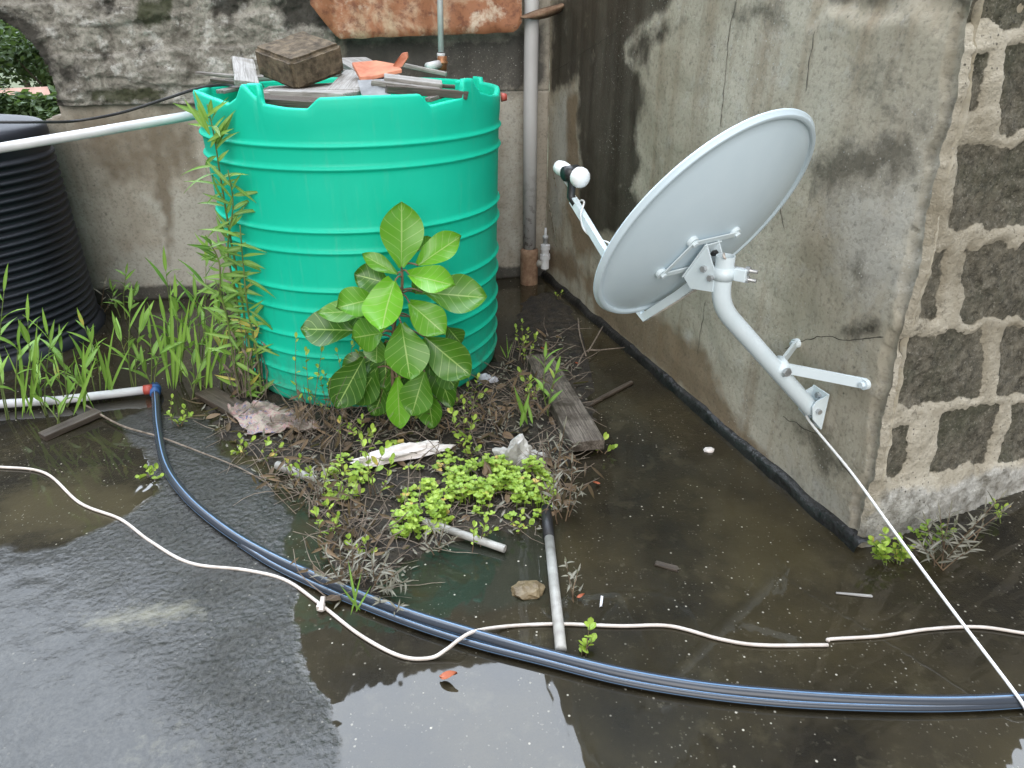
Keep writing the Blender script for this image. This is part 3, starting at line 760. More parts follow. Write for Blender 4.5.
plank('plank', 'long dark wet stick pointing right across the tank rim', fwd(386, 89, 2.84), fwd(467, 95, 2.92), .045, .028, 'wood_wet')
plank('plank', 'flat dark slat lying under the pale stick on the tank', fwd(372, 82, 2.95), fwd(440, 91, 2.96), .08, .018, 'wood')
plank('plank', 'pale split stick on top of the pile beside the red tile', fwd(384, 78, 2.98), fwd(442, 85, 3.02), .045, .022, 'wood_pale', .3)
plank('plank', 'thin brown slat jutting out behind the left edge of the tank', fwd(197, 73, 3.3), fwd(240, 77, 3.25), .03, .012, 'wood')
plank('plank', 'short rotten slat lying low at the left end of the pile', fwd(220, 92, 3.05), fwd(243, 87, 3.15), .05, .014, 'wood')
plank('stick', 'thin dark stick crossing under the red tile fin', fwd(396, 84, 3.1), fwd(458, 87, 3.0), .022, .014, 'wood_wet', cat='stick')
plank('stick', 'short broken stick at the right notch of the rim', fwd(428, 100, 2.84), fwd(452, 92, 2.95), .03, .016, 'wood', cat='stick')
plank('stick', 'bleached stick lying behind the red tile', fwd(398, 64, 3.3), fwd(446, 74, 3.3), .03, .016, 'wood_pale', cat='stick')
plank('stick', 'crooked brown stick poking left from under the concrete block', fwd(212, 80, 3.15), fwd(262, 86, 3.0), .024, .014, 'wood_wet', cat='stick')
m = MB(); m.box((0, 0, 0), (.10, .16, .012), jit=.012); ob = m.build('slate_piece', 'slate', origin=(0, 0, 0)); ob.location = fwd(376, 92, 2.90); ob.rotation_euler = (R(24), 0, .3)
tag(ob, 'small grey slate piece in front of the red tile', 'slate')
plank('plank', 'broad grey board lying under the concrete block towards the tile', fwd(262, 92, 3.05), fwd(412, 84, 3.12), .30, .02, 'wood_pale')
plank('plank', 'long rotten board at the back of the pile behind the block', fwd(230, 80, 3.45), fwd(352, 72, 3.5), .16, .02, 'wood')
# concrete block
m = MB(); n = 14
bm = bmesh.new(); bmesh.ops.create_cube(bm, size=1)
for v in bm.verts: v.co = V((v.co.x * .24, v.co.y * .25, v.co.z * .115))
bmesh.ops.bevel(bm, geom=list(bm.edges), offset=.014, segments=3, affect='EDGES')
bmesh.ops.subdivide_edges(bm, edges=[e for e in bm.edges if e.calc_length() > .02], cuts=8, use_grid_fill=True)
for v in bm.verts:
    p_ = v.co.copy(); k_ = V((noise.noise(p_ * 25), noise.noise(p_ * 25 + V((9, 0, 0))), noise.noise(p_ * 25 + V((0, 9, 0))))) * .0028 + V((noise.noise(p_ * 70), noise.noise(p_ * 70 + V((9, 0, 0))), noise.noise(p_ * 70 + V((0, 9, 0))))) * .002
    v.co += k_
me = bpy.data.meshes.new('concrete_block'); bm.to_mesh(me); bm.free(); me.materials.append(MT['cinder'])
ob = bpy.data.objects.new('concrete_block', me); col.objects.link(ob); ob.matrix_world = Matrix.Translation(fwd(300, 60, 3.12)) @ Matrix.Rotation(R(17), 4, 'X') @ Matrix.Rotation(R(-40), 4, 'Z')
tag(ob, 'mossy brown concrete block lying on the boards on the green tank', 'concrete block')
# red tile with its upright fin
tl = thing('clay_tile', fwd(378, 78, 3.08), 'broken red clay roof tile with a raised fin on the tank pile', 'roof tile')
m = MB(); m.prism([fwd(352, 66, 3.1), fwd(360, 81, 3.0), fwd(372, 80, 3.0), fwd(402, 73, 3.05), fwd(398, 68, 3.2), fwd(376, 64, 3.2)], (0, .004, .014)); m.build('tile_body', 'tile_red', tl, bevel=.003)
m = MB(); m.prism([fwd(390, 70, 3.1), fwd(402, 67, 3.1), fwd(408, 58, 3.12), fwd(407, 52, 3.13), fwd(402, 53, 3.12), fwd(396, 61, 3.1)], (0, .03, .0)); m.build('tile_fin', 'tile_red', tl, bevel=.003)
# inlet pipe behind
pp = thing('inlet_pipe', fwd(441, 66, 3.93), 'thin grey upright water pipe with a rusty elbow entering the tank', 'water pipe')
m = MB(); m.tube([fwd(441, 52, 3.93), fwd(439, -60, 3.99)], .0145, 12); m.build('riser', 'pvc_grey', pp, smooth=True)
m = MB(); m.tube([fwd(441, 58, 3.93), fwd(441, 53, 3.93)], .020, 12); m.build('collar', 'pvc_white', pp, smooth=True)
m = MB(); m.tube([fwd(442, 56, 3.93), fwd(442, 70, 3.93)], .024, 12); m.tube([fwd(442, 61, 3.93), fwd(442, 64, 3.93)], .029, 12); m.build('elbow', 'brass', pp, smooth=True)
m = MB(); m.tube([fwd(440, 64, 3.92), fwd(427, 67, 3.86)], .02, 12); m.build('nozzle', 'pvc_white', pp, smooth=True)

# white pipe and black cable coming in from the left
m = MB(); m.tube([fwd(-60, 160, 2.95), fwd(0, 148, 2.95), fwd(90, 133, 3.05), fwd(194, 115, 3.24)], .0195, 14)
tag(m.build('water_pipe', 'pvc_white', smooth=True), 'white plastic pipe running across the air from the black tank into the green tank', 'pipe')
m = MB(); m.tube(catmull([fwd(-20, 122, 3.0), fwd(40, 122, 3.1), fwd(75, 121, 3.3), fwd(120, 113, 3.3), fwd(165, 99, 3.3), fwd(200, 88, 3.3), fwd(226, 85, 3.25), fwd(240, 89, 3.1)], 6), .006, 8)
tag(m.build('cable', 'cable_black', smooth=True), 'thin black cable sagging from the black tank to the green tank rim', 'cable')

# ------------------------------------------------------------------ black tank
KC = V((-2.79, 3.50, 0)); bt = thing('water_tank', KC, 'black corrugated plastic water tank at the left edge', 'water tank')
KR = .548; m = MB(); pr = [(KR + .03, 0), (KR + .03, .02), (KR + .012, .05)]
z_ = .06
while z_ < .93:
    for k_ in range(6):
        q = k_ / 6; pr.append((KR + .010 * (math.sin(2 * math.pi * q)), z_ + .038 * q))
    z_ += .038
pr += [(KR + .004, .955), (KR + .006, 1.0), (KR + .002, 1.03), (KR - .015, 1.045), (KR - .06, 1.052)]
m.lathe(pr, Matrix.Translation(KC), 96); m.build('shell', 'black_plastic', bt, smooth=True)
m = MB(); m.lathe([(KR - .06, 1.052), (KR - .14, 1.06), (.26, 1.07), (.25, 1.085), (.23, 1.09), (.0, 1.095)], Matrix.Translation(KC), 64)
m.build('lid', 'black_plastic', bt, smooth=True)

# ------------------------------------------------------------------ downpipe, tap
DP = at(529, 283); dp = thing('downpipe', DP, 'grey upright drain pipe in the corner with a rusted foot', 'drain pipe')
m = MB(); m.tube([DP + V((0, 0, .22)), DP + V((-.003, 0, 1.0)), DP + V((0, 0, 3.3))], .040, 20); m.build('pipe_length', 'old_downpipe', dp, smooth=True)
m = MB(); rows = []
for k_ in range(9):
    rr = .055 + .006 * noise.noise(V((k_, 0, 0)))
    rows.append([DP + V((math.cos(a) * rr * (1 + .1 * noise.noise(V((a, k_, 3)))), math.sin(a) * rr, .225 * k_ / 8 - .01)) for a in [2 * math.pi * i / 20 for i in range(20)]])
rows.append([DP + V((math.cos(a) * .041, math.sin(a) * .041, .226)) for a in [2 * math.pi * i / 20 for i in range(20)]])
m.grid(rows, True); m.build('rusted_foot', 'rust', dp, smooth=True)
TP = fwd(545, 262, 4.33); tp_ = thing('tap_fitting', TP, 'small white plastic pipe fitting with a grey spout beside the downpipe foot', 'pipe fitting')
m = MB(); m.tube([DP + V((.04, -.01, .13)), TP + V((.0, 0, 0))], .022, 12); m.build('socket', 'pvc_dirty', tp_, smooth=True)
m = MB(); m.lathe([(.0, -.04), (.026, -.04), (.026, .02), (.032, .02), (.032, .05), (.024, .05), (.024, .08), (.030, .08), (.030, .11), (.015, .115), (0, .115)], Matrix.Translation(TP), 14); m.build('coupling', 'pvc_white', tp_, smooth=False)
m = MB(); m.lathe([(.0, .115), (.014, .115), (.014, .15), (.018, .15), (.018, .165), (.008, .17), (.007, .215), (0, .215)], Matrix.Translation(TP), 12); m.build('spout', 'pvc_grey', tp_, smooth=True)

# ------------------------------------------------------------------ satellite dish
DR = .385; k_ = DR / .42
DC = O + (V((.60917, 2.28072, .91772)) - O) * k_
dn = V((-.52186, .67569, .52069)).normalized(); da = dn.cross(Z).normalized(); db = da.cross(dn)
dish = thing('satellite_dish', wp(WL * .0, 0) * 0 + V((DC.x, DC.y, .36)), 'large pale grey satellite dish seen from behind on its bent wall arm', 'satellite dish')
DM = Matrix.Translation(DC) @ Matrix((da, db, dn)).transposed().to_4x4()
DD = .085; m = MB(); pr = [(.0005, -DD)]
for i in range(1, 15):
    r_ = (DR - .024) * i / 14; pr.append((r_, -DD * (1 - (r_ / (DR - .005)) ** 2)))
e = pr[-1][1]
pr += [(DR - .0225, e - .0002), (DR - .0215, e - .006), (DR - .019, e - .0075), (DR - .010, e - .0075), (DR - .008, e - .006), (DR - .007, e - .001), (DR - .002, -.005), (DR, -.002), (DR - .001, .001), (DR - .004, .001)]
for i in range(13, -1, -1):
    r_ = max(.0005, (DR - .014) * i / 14); pr.append((r_, -DD * (1 - (r_ / (DR - .005)) ** 2) + .003))
m.lathe(pr, DM, 128); m.build('reflector', 'dish_white', dish, smooth=True)
def dl(a, b, n_): return DC + da * a + db * b + dn * n_
def dback(a, b): return -DD * (1 - (a * a + b * b) / (DR - .005) ** 2)
# mast with its bend
FT = onp(820, 404, C1, WN)
base = FT + WN * .035 + V((0, 0, -.01))
def inw(px, py):           # a point of the vertical plane that stands square to the wall at the foot
    return onp(px, py, FT, WD)
M1 = inw(719, 305); M2 = inw(723, 256)
M2 = V((M1.x, M1.y, M2.z))
lowd = (base - M1).normalized(); path = [base, M1 + lowd * .07]
for i in range(1, 8):
    t_ = i / 8; path.append((M1 + lowd * .07) * (1 - t_) ** 2 + M1 * 2 * t_ * (1 - t_) + (M1 + Z * .06) * t_ * t_)
path += [M1 + Z * .06, M2]
m = MB(); m.tube(path, .0265, 24, cap=False)
m.tube(path[-2:], .0235, 24, cap=False); m.lathe([(.0235, M2.z), (.0265, M2.z)], Matrix.Translation(V((M2.x, M2.y, 0))), 24)
m.lathe([(.001, 0), (.024, 0)], Matrix.Translation(V((M2.x, M2.y, M2.z - .03))), 24)
m.build('mast', 'mount_paint', dish, smooth=True)
# foot bracket: plate on the wall with two cheeks
ft = MB(); rt = Matrix((WD, WN, Z)).transposed()
ft.box(FT + WN * .008 + V((0, 0, -.01)), (.075, .006, .13), rt)
fpl = ft.build('foot_plate', 'mount_paint', dish, bevel=.002)
for sgn in (-1, 1):
    m = MB(); q = FT + WD * (.032 * sgn)
    m.prism([q + WN * .011 + Z * .05, q + WN * .011 - Z * .07, q + WN * .05 - Z * .03, q + WN * .062 + Z * .015, q + WN * .05 + Z * .035], WD * (.004 * sgn)); m.build('cheek', 'mount_paint', fpl)
    c = MB(); c.tube([q + WN * .038 + WD * .004 * sgn, q + WN * .038 + WD * .016 * sgn], .009, 6); c.build('bolt', 'bolt_metal', fpl)
for dz in (.035, -.06):
    m = MB(); m.tube([FT + WN * .011 + Z * dz, FT + WN * .022 + Z * dz], .010, 6); m.build('bolt', 'bolt_metal', fpl)
# braces
ck = inw(779, 367)
for px, py in ((868, 384), (798, 343)):
    e_ = onp(px, py, C1, WN) + WN * .004; d_ = (e_ - ck); L_ = d_.length; ex = d_.normalized(); ez = (Z - ex * ex.z).normalized(); ey = ez.cross(ex)
    m = MB(); rows = []
    for s_ in (0, .03, .06, L_ - .05, L_ - .02, L_):
        wd = .013
        rows.append([ck + ex * s_ + ez * (wd) + ey * .006, ck + ex * s_ + ez * wd, ck + ex * s_ + ez * (wd - .003), ck + ex * s_ - ez * (wd - .003), ck + ex * s_ - ez * wd, ck + ex * s_ - ez * wd + ey * .006, ck + ex * s_ - ez * wd + ey * .009, ck + ex * s_ - ez * (wd + .003) + ey * .009,
                     ck + ex * s_ - ez * (wd + .003) - ey * .003, ck + ex * s_ + ez * (wd + .003) - ey * .003, ck + ex * s_ + ez * (wd + .003) + ey * .006])
    b_ = m.grid(rows, True); m.face([b_ + i for i in range(11)]); m.face([b_ + 55 + i for i in range(11)][::-1])
    br = m.build('brace', 'mount_paint', dish)
    m = MB(); m.tube([e_ - WN * .006, e_ + WN * .014], .016, 16); m.tube([e_ + WN * .014, e_ + WN * .024], .009, 6); m.build('wall_bolt', 'mount_paint', br)
m = MB(); m.tube([ck - WD * .045, ck + WD * .045], .008, 10); m.tube([ck - WD * .045, ck - WD * .036], .014, 6); m.tube([ck + WD * .045, ck + WD * .036], .014, 6); m.build('bolt', 'bolt_metal', dish)
m = MB(); m.tube([ck - lowd * .018, ck + lowd * .018], .031, 20); m.build('collar', 'mount_paint', dish, smooth=True)

# bracket between dish and mast
def dpx(px, py, n_): return onp(px, py, DC + dn * n_, dn)
nb = -DD - .012
ears = []
for px, py in ((691, 240), (731, 228), (662, 274), (706, 258)):
    p0 = dpx(px, py, -.07); w = p0 - DC; a, b = w.dot(da), w.dot(db); ears.append((a, b))
(e0, e1, e2, e3) = ears
def strap(p, q, wd, th, mat='mount_paint', name='strap'):
    d = (q - p); L_ = d.length; ex = d.normalized(); ey = dn.cross(ex).normalized(); ez = ex.cross(ey)
    m = MB(); m.box((p + q) / 2, (L_, wd, th), Matrix((ex, ey, ez)).transposed()); m.build(name, mat, dish, bevel=.002)
def epnt(e_, off): return dl(e_[0], e_[1], dback(*e_) - off)
hubp = (M2 * .5 + (M2 - Z * .05) * .5) - WN * 0
hub = M2 - Z * .045
bc = dl((e0[0] + e1[0] + e2[0] + e3[0]) / 4, (e0[1] + e1[1] + e2[1] + e3[1]) / 4, -DD - .02)
for (p, q) in ((e0, e1), (e0, e2), (e2, e3)):
    strap(epnt(p, .012), epnt(q, .012), .020, .004, name='bracket_bar')
for e_ in ears[:3]:
    m = MB(); p0 = epnt(e_, -.002); m.tube([p0, p0 - dn * .012], .017, 18); m.tube([p0 - dn * .012, p0 - dn * .022], .0085, 6); m.build('ear_bolt', 'mount_paint', dish)
# the angle plate that holds the arm, two cheeks folded towards the mast
for sgn in (-1, 1):
    m = MB(); o_ = da * (.024 * sgn)
    q0 = bc + o_
    poly = [q0 + db * .055 + dn * .012, q0 - db * .075 + dn * .012, q0 - db * .085 - dn * .03, hub - Z * .06 + o_ - (hub - bc).normalized() * .01, hub + Z * .0 + o_ - (hub - bc).normalized() * .01, q0 + db * .03 - dn * .03]
    m.prism(poly, da * (.004 * sgn)); ck_ = m.build('bracket_cheek', 'mount_paint', dish)
    for f_ in (.35, .75):
        c_ = bc.lerp(hub - Z * .03, f_) + o_ * 1.15; m = MB(); m.tube([c_, c_ + da * (.012 * sgn)], .0095, 6); m.build('bolt', 'bolt_metal', ck_)
m = MB(); m.box(bc + dn * .008 - db * .01, (.075, .13, .004), Matrix((da, db, dn)).transposed()); m.build('back_plate', 'mount_paint', dish, bevel=.002)
m = MB(); m.box(bc + db * .035 - dn * .012, (.02, .014, .012), Matrix((da, db, dn)).transposed()); m.build('rubber_stop', 'black_clamp', dish, bevel=.002)
# clamp on the mast with two threaded rods
for dz in (-.038, -.064):
    c_ = V((M2.x, M2.y, M2.z + dz))
    sidev = V((.80, -.60, 0)).normalized(); back = V((-sidev.y, sidev.x, 0))
    m = MB()
    m.tube([c_ - sidev * .05 + back * .03, c_ + sidev * .085 + back * .028], .0055, 8)
    rod = m.build('threaded_rod', 'bolt_metal', dish, smooth=True)
    m = MB(); m.tube([c_ + sidev * .052 + back * .029, c_ + sidev * .064 + back * .029], .011, 6); m.build('nut', 'bolt_metal', rod)
cc = V((M2.x, M2.y, M2.z - .045))
m = MB(); m.tube([cc - Z * .022, cc + Z * .012], .0295, 24); m.build('mast_clamp', 'mount_paint', dish, smooth=True)
m = MB(); m.box(cc + sidev * .044 + back * .012 - Z * .005, (.034, .016, .036), Matrix((sidev, back, Z)).transposed()); m.build('clamp_jaw', 'mount_paint', dish, bevel=.003)
# arm and converter
Q = onp(573, 200, DC, da)
P0 = bc - db * .03 - dn * .012; P1 = dl(0, -(DR + .022), -.022)
P0 = dl(.0, (P0 - DC).dot(db), -DD - .035)
arm = [P0, P0.lerp(P1, .5) - dn * .006, P1, P1.lerp(Q, .08), Q]
m = MB(); rows = []
for i, p in enumerate(arm):
    d = (arm[min(i + 1, 4)] - arm[max(i - 1, 0)]).normalized(); e_ = d.cross(da).normalized()
    rows.append([p + da * sx * .0105 + e_ * sy * .0135 for sx, sy in ((-1, -1), (1, -1), (1, 1), (-1, 1))])
b_ = m.grid(rows, True); m.face([b_, b_ + 1, b_ + 2, b_ + 3]); m.face([b_ + 19, b_ + 18, b_ + 17, b_ + 16])
m.build('feed_arm', 'mount_paint', dish, bevel=.003)
ad = (Q - P1).normalized(); LN = onp(571, 173, DC, da)
m = MB(); m.tube([Q - ad * .02, Q + ad * .015, Q.lerp(LN, .55), LN], [.0135, .015, .015, .018], 10); m.tube([LN - da * .028, LN + da * .028], .026, 14); m.build('clamp', 'black_clamp', dish, smooth=True)
fd = (DC - db * .05 - LN).normalized()
lm = Matrix.Translation(LN) @ fd.to_track_quat('Z', 'Y').to_matrix().to_4x4()
lnb = MB(); lnb.lathe([(0, -.075), (.022, -.07), (.026, -.05), (.024, -.02), (.020, .0), (.020, .02), (.031, .03), (.035, .042), (.0345, .055), (.029, .067), (.016, .075), (0, .077)], lm, 28); lnb.build('converter', 'lnb_white', dish, smooth=True)
m = MB(); pp_ = [LN - fd * .06 - Z * .02]
for i in range(34):
    t_ = i / 33; c_ = Q.lerp(P1, t_); d = (P1 - Q).normalized(); e_ = d.cross(da); w = t_ * 5.5 * math.pi
    r_ = .021 + .012 * max(0, math.sin(t_ * 17)); pp_.append(c_ + da * math.cos(w) * r_ * .9 + e_ * math.sin(w) * r_)
m.tube(catmull(pp_[:30], 3), .0034, 6); m.build('feed_cable', 'lnb_white', dish, smooth=True)
m = MB(); m.tube(catmull([P1 - dn * .02 + db * .02, P0.lerp(P1, .6) - dn * .02, P0 - dn * .02 + da * .03, bc - dn * .05 + da * .05 + db * .02, hub - dn * .02 - da * .03 + Z * .06, M2 + Z * .005 + V((-.006, 0, 0)), M2 - Z * .025], 6), .0034, 6); m.build('feed_cable', 'cable_white', dish, smooth=True)

# coax cable hanging from the arm foot to the floor
e_ = at(1016, 694, .040)
m = MB(); a_ = base - WN * 0 - Z * .022
m.tube(catmull([a_ + WN * .01 + Z * .015, a_ + V((.0, -.015, -.02)), a_.lerp(e_, .25) - Z * .004, a_.lerp(e_, .5) - Z * .006, a_.lerp(e_, .75) - Z * .005, e_, at(1034, 722, .006), at(1090, 790, .006)], 8), .0044, 8)
tag(m.build('coax_cable', 'lnb_white', smooth=True), 'straight white coax cable slanting from the dish arm foot down to the floor', 'cable')

# ------------------------------------------------------------------ hoses and cables on the floor
def fl(pts, r, n=8, z0=None): return catmull([at(q[0], q[1], q[2] if len(q) > 2 else r) for q in pts], n)
hs = thing('hose', at(155, 395), 'blue striped black water hose curving from the pipe end to the right edge', 'hose')
hp = [at(155, 391, .02), at(156, 405, .03), at(158, 430, .02)] + [at(px, py, .018) for px, py in ((166, 466), (188, 498), (226, 530), (270, 556), (330, 583), (400, 611), (470, 633), (540, 653), (620, 673), (700, 687), (780, 695), (860, 700), (940, 702), (1010, 700), (1090, 694))]
m = MB(); m.tube(catmull(hp, 8), .0165, 20); m.build('hose_length', 'hose', hs, smooth=True)
hp2 = [at(px, py, .014) for px, py in ((240, 544), (275, 566), (330, 592), (400, 620), (470, 643), (540, 661), (620, 681), (700, 694.5), (780, 703), (860, 707), (940, 708), (1010, 705), (1090, 698))]
m = MB(); m.tube(catmull(hp2, 8), .0105, 14); tag(m.build('hose', 'hose', smooth=True), 'thinner blue striped hose lying against the front side of the black hose', 'hose')
m = MB(); m.tube([at(155, 386, .025), at(155, 394, .025)], .021, 12); m.tube([at(155, 388, .025), at(155, 390, .025)], .026, 12); m.build('coupler', 'blue_plastic', hs, smooth=True)
wp_ = thing('ground_pipe', at(75, 397), 'white plastic pipe lying along the floor at left among the weeds', 'pipe')
m = MB(); m.tube([at(-60, 408, .03), at(60, 400, .03), at(145, 390, .03)], .0185, 14); m.build('pipe_length', 'pvc_white', wp_, smooth=True)
m = MB(); m.tube([at(144, 390, .03), at(153, 389, .03)], .022, 12); m.build('end_cap', 'red_plastic', wp_, smooth=True)

m = MB(); m.tube(fl([(-40, 466), (0, 467), (45, 473), (80, 503), (120, 519), (150, 541), (190, 563), (245, 570), (285, 580), (320, 604), (360, 635), (400, 656), (430, 658), (447, 649, .022), (460, 639, .040), (476, 631, .030), (510, 626), (560, 624), (620, 626), (670, 626), (720, 639), (760, 645), (828, 645)], .006, 8), .0050, 8)
tag(m.build('cable', 'cable_white', smooth=True), 'long white cable winding over the wet floor from the left edge across the hose', 'cable')
m = MB(); m.tube(fl([(828, 641), (832, 639), (880, 636), (930, 629), (980, 627), (1030, 634), (1100, 642)], .006, 8), .0046, 8)
tag(m.build('cable', 'cable_white', smooth=True), 'separate white cable running to the right edge under the slanting coax', 'cable')
m = MB(); m.tube([at(321, 611, .012), at(323, 597, .03)], [.008, .007], 8); m.box(at(321, 607, .012), (.022, .014, .016)); tag(m.build('cable_clip', 'cable_white'), 'small white plastic clip standing on the white cable by the weeds', 'cable clip')

# loose pipes
def pipe_thing(label, a, b, r, mat, hollow=True):
    a, b = V(a), V(b); m = MB(); d = (b - a).normalized()
    m.tube([a, b], r, 16, cap=False); m.tube([b, a], r * .78, 16, cap=False)
    for e_, s_ in ((a, 1), (b, -1)):
        x = d.cross(Z).normalized(); y = x.cross(d)
        m.grid([[e_ + (x * math.cos(2 * math.pi * k / 16) + y * math.sin(2 * math.pi * k / 16)) * q for k in range(16)] for q in (r, r * .78)], True)
    return tag(m.build('loose_pipe', mat, smooth=False), label, 'pipe')
pipe_thing('short grey pipe lying in front of the bright green ground cover', at(424, 521, .028), at(505, 549, .016), .0125, 'pvc_dirty')
pipe_thing('white pipe stub poking out of the twigs below the rag', at(277, 465, .03), at(318, 481, .02), .0155, 'pvc_dirty')
lp = thing('loose_pipe', at(553, 590), 'long greyish pipe with a black joint lying towards the camera', 'pipe')
m = MB(); m.tube([at(549, 536, .02), at(561, 650, .016)], .0155, 16); m.build('pipe_length', 'pvc_dirty', lp, smooth=True)
m = MB(); m.tube([at(546, 508, .025), at(549, 538, .02)], .0175, 16); m.build('joint', 'cable_black', lp, smooth=True)

# ------------------------------------------------------------------ soil heap and litter
MOUND = G((200, 400), (262, 388), (300, 400), (500, 360), (520, 300), (545, 290), (575, 305), (600, 370), (600, 420), (572, 470), (556, 520), (520, 535), (450, 545), (400, 575), (378, 620), (345, 610), (330, 560), (305, 500), (262, 460), (215, 440))
m = MB(); rows = []; XS = [-1.5 + .016 * i for i in range(118)]; YS = [1.35 + .016 * i for i in range(190)]
def mz(x, y):
    w = .05 * noise.noise(V((x * 7, y * 7, 0))) + .03 * noise.noise(V((x * 18, y * 18, 0)))
    d = sdf(x + w, y + w, MOUND); h_ = -.02 + max(0, min(1, (d + .03) / .10)) * .036
    if d > -.04: h_ += .012 * noise.noise(V((x * 16, y * 16, 2))) + .008 * noise.noise(V((x * 40, y * 40, 2)))
    return h_
rows = [[(x, y, mz(x, y)) for x in XS] for y in YS]
m.grid(rows); kind(m.build('soil', 'soil', smooth=True), 'structure')
def gz(p): return max(0, mz(p.x, p.y))

plank('plank', 'dark wet plank stub lying alone on the floor below the ground pipe', at(42, 437, .012), at(99, 412, .02), .055, .025, 'wood_wet')
plank('plank', 'worn wet board at the left foot of the green tank under the rag', at(205, 392, .025), at(262, 424, .02), .09, .028, 'wood_wet')
plank('plank', 'large grey weathered plank lying on the soil right of the tank', at(538, 358, .03), at(588, 446, .045), .13, .045, 'wood_brown')
plank('plank', 'thin black batten on the wet floor by the building foot', at(583, 408, .008), at(632, 382, .008), .02, .012, 'wood_wet')
# rag
def sheet(name, label, cat, P4, mat, amp, fr, nx=28, ny=18, z0=.02, group=None):
    m = MB(); rows = []; A_, B_, C_, D_ = [V(q) for q in P4]
    sd_ = rnd.uniform(0, 50)
    for j in range(ny):
        r_ = []
        for i in range(nx):
            u, v = i / (nx - 1), j / (ny - 1); q = A_.lerp(B_, u).lerp(D_.lerp(C_, u), v)
            k1 = noise.noise(V((u * fr + sd_, v * fr, 0))); k2 = noise.noise(V((u * fr * 2.3 + sd_, v * fr * 2.3, 3)))
            r_.append(V((q.x + amp * .4 * k2, q.y + amp * .4 * k1, q.z + z0 + amp * (abs(k1) * 1.4 + .5 * abs(k2)))))
        rows.append(r_)
    m.grid(rows); ob = m.build(name, mat, smooth=True); md = ob.modifiers.new('s', 'SOLIDIFY'); md.thickness = .003
    return tag(ob, label, cat, group)
sheet('rag', 'muddy printed cloth rag draped on the board left of the tank foot', 'rag', [at(228, 416), at(250, 442), at(325, 436), at(268, 408)], 'rag', .03, 5, z0=.03)
# pale cloth scrap
# crumpled bags
def bag(label, c_, sx, sy, sz, mat='bag', seed=0, name='plastic_bag', cat='plastic bag'):
    bm = bmesh.new(); bmesh.ops.create_icosphere(bm, subdivisions=4, radius=1)
    for v in bm.verts:
        p_ = v.co.copy(); k_ = 1 + .55 * noise.noise(p_ * 1.6 + V((seed, 0, 0))) + .3 * abs(noise.noise(p_ * 4 + V((seed, 3, 0)))) - .2 * abs(noise.noise(p_ * 9 + V((seed, 5, 0))))
        v.co = V((p_.x * k_ * sx, p_.y * k_ * sy, max(-.1, p_.z) * k_ * sz))
    me = bpy.data.meshes.new(name); bm.to_mesh(me); bm.free(); me.materials.append(MT[mat])
    ob = bpy.data.objects.new(name, me); col.objects.link(ob); ob.location = c_
    return tag(ob, label, cat)
q0, q1 = at(366, 462, .04), at(440, 447, .04)
b0_ = bag('long white crumpled cloth scrap lying in front of the big leaved plant', (q0 + q1) / 2, (q1 - q0).length * .52, .036, .034, 'foam', 7, 'rag', 'rag')
b0_.rotation_euler = (0, 0, math.atan2(q1.y - q0.y, q1.x - q0.x))
b1 = bag('crumpled white plastic bag on the soil beside the grey plank', at(514, 463, .02), .068, .045, .085, seed=3)
b1.rotation_euler = (0, 0, .2)
bag('flattened grey white scrap of plastic right of the white bag', at(536, 462, .012), .04, .03, .045, 'bag', seed=21)
bag('small bluish plastic scrap against the right foot of the tank', at(488, 382, .01), .05, .03, .035, 'water_glass', seed=9)
# stone and leaves
bm = bmesh.new(); bmesh.ops.create_icosphere(bm, subdivisions=3, radius=1)
for v in bm.verts: v.co = V((v.co.x * .048, v.co.y * .035, v.co.z * .02)) * (1 + .25 * noise.noise(v.co * 2))
me = bpy.data.meshes.new('stone'); bm.to_mesh(me); bm.free(); me.materials.append(MT['stone_brown'])
ob = bpy.data.objects.new('stone', me); col.objects.link(ob); ob.location = at(528, 590, .005); tag(ob, 'flat brown stone in the puddle left of the long pipe', 'stone')
bm = bmesh.new(); bmesh.ops.create_icosphere(bm, subdivisions=3, radius=1)
for v in bm.verts: v.co = V((v.co.x * .02, v.co.y * .016, v.co.z * .01)) * (1 + .25 * noise.noise(v.co * 2))
me = bpy.data.meshes.new('stone'); bm.to_mesh(me); bm.free(); me.materials.append(MT['foam'])
ob = bpy.data.objects.new('stone', me); col.objects.link(ob); ob.location = at(709, 450, .004); tag(ob, 'small pale pebble on the wet floor near the building foot', 'stone')
for i, (px, py, L_, lab) in enumerate(((550, 352, .05, 'curled red dead leaf lying right of the tank base'), (584, 366, .045, 'red brown dead leaf by the dry twig near the building'), (600, 484, .03, 'small orange leaf floating right of the grey weed'), (577, 598, .025, 'tiny red leaf beside the long greyish pipe'), (440, 678, .05, 'pinkish red petal floating in the sky lit puddle'))):
    m = MB(); m.leaf(at(px, py, .006), V((rnd.uniform(-1, 1), rnd.uniform(-.4, .4), .15)), Z, L_, L_ * .55, 'lance', -.2, .25, .5); tag(m.build('dead_leaf', 'dead_leaf', smooth=True), lab, 'leaf')
plank('stick', 'flat brown sliver of wood on the floor in front of the building', at(655, 563, .004), at(678, 569, .004), .02, .006, 'wood_wet', cat='stick')
plank('stick', 'thin pale straw floating on the puddle left of the coax cable', at(836, 593, .004), at(872, 596, .004), .008, .004, 'wood_pale', cat='stick')
plank('stick', 'short white sliver on the floor right of the long pipe', at(602, 596, .006), at(601, 606, .006), .007, .006, 'pvc_white', cat='stick')
plank('stick', 'tiny white chip below the clip beside the white cable', at(277, 566, .006), at(286, 571, .006), .012, .007, 'pvc_white', cat='stick')

GRY_L = 0
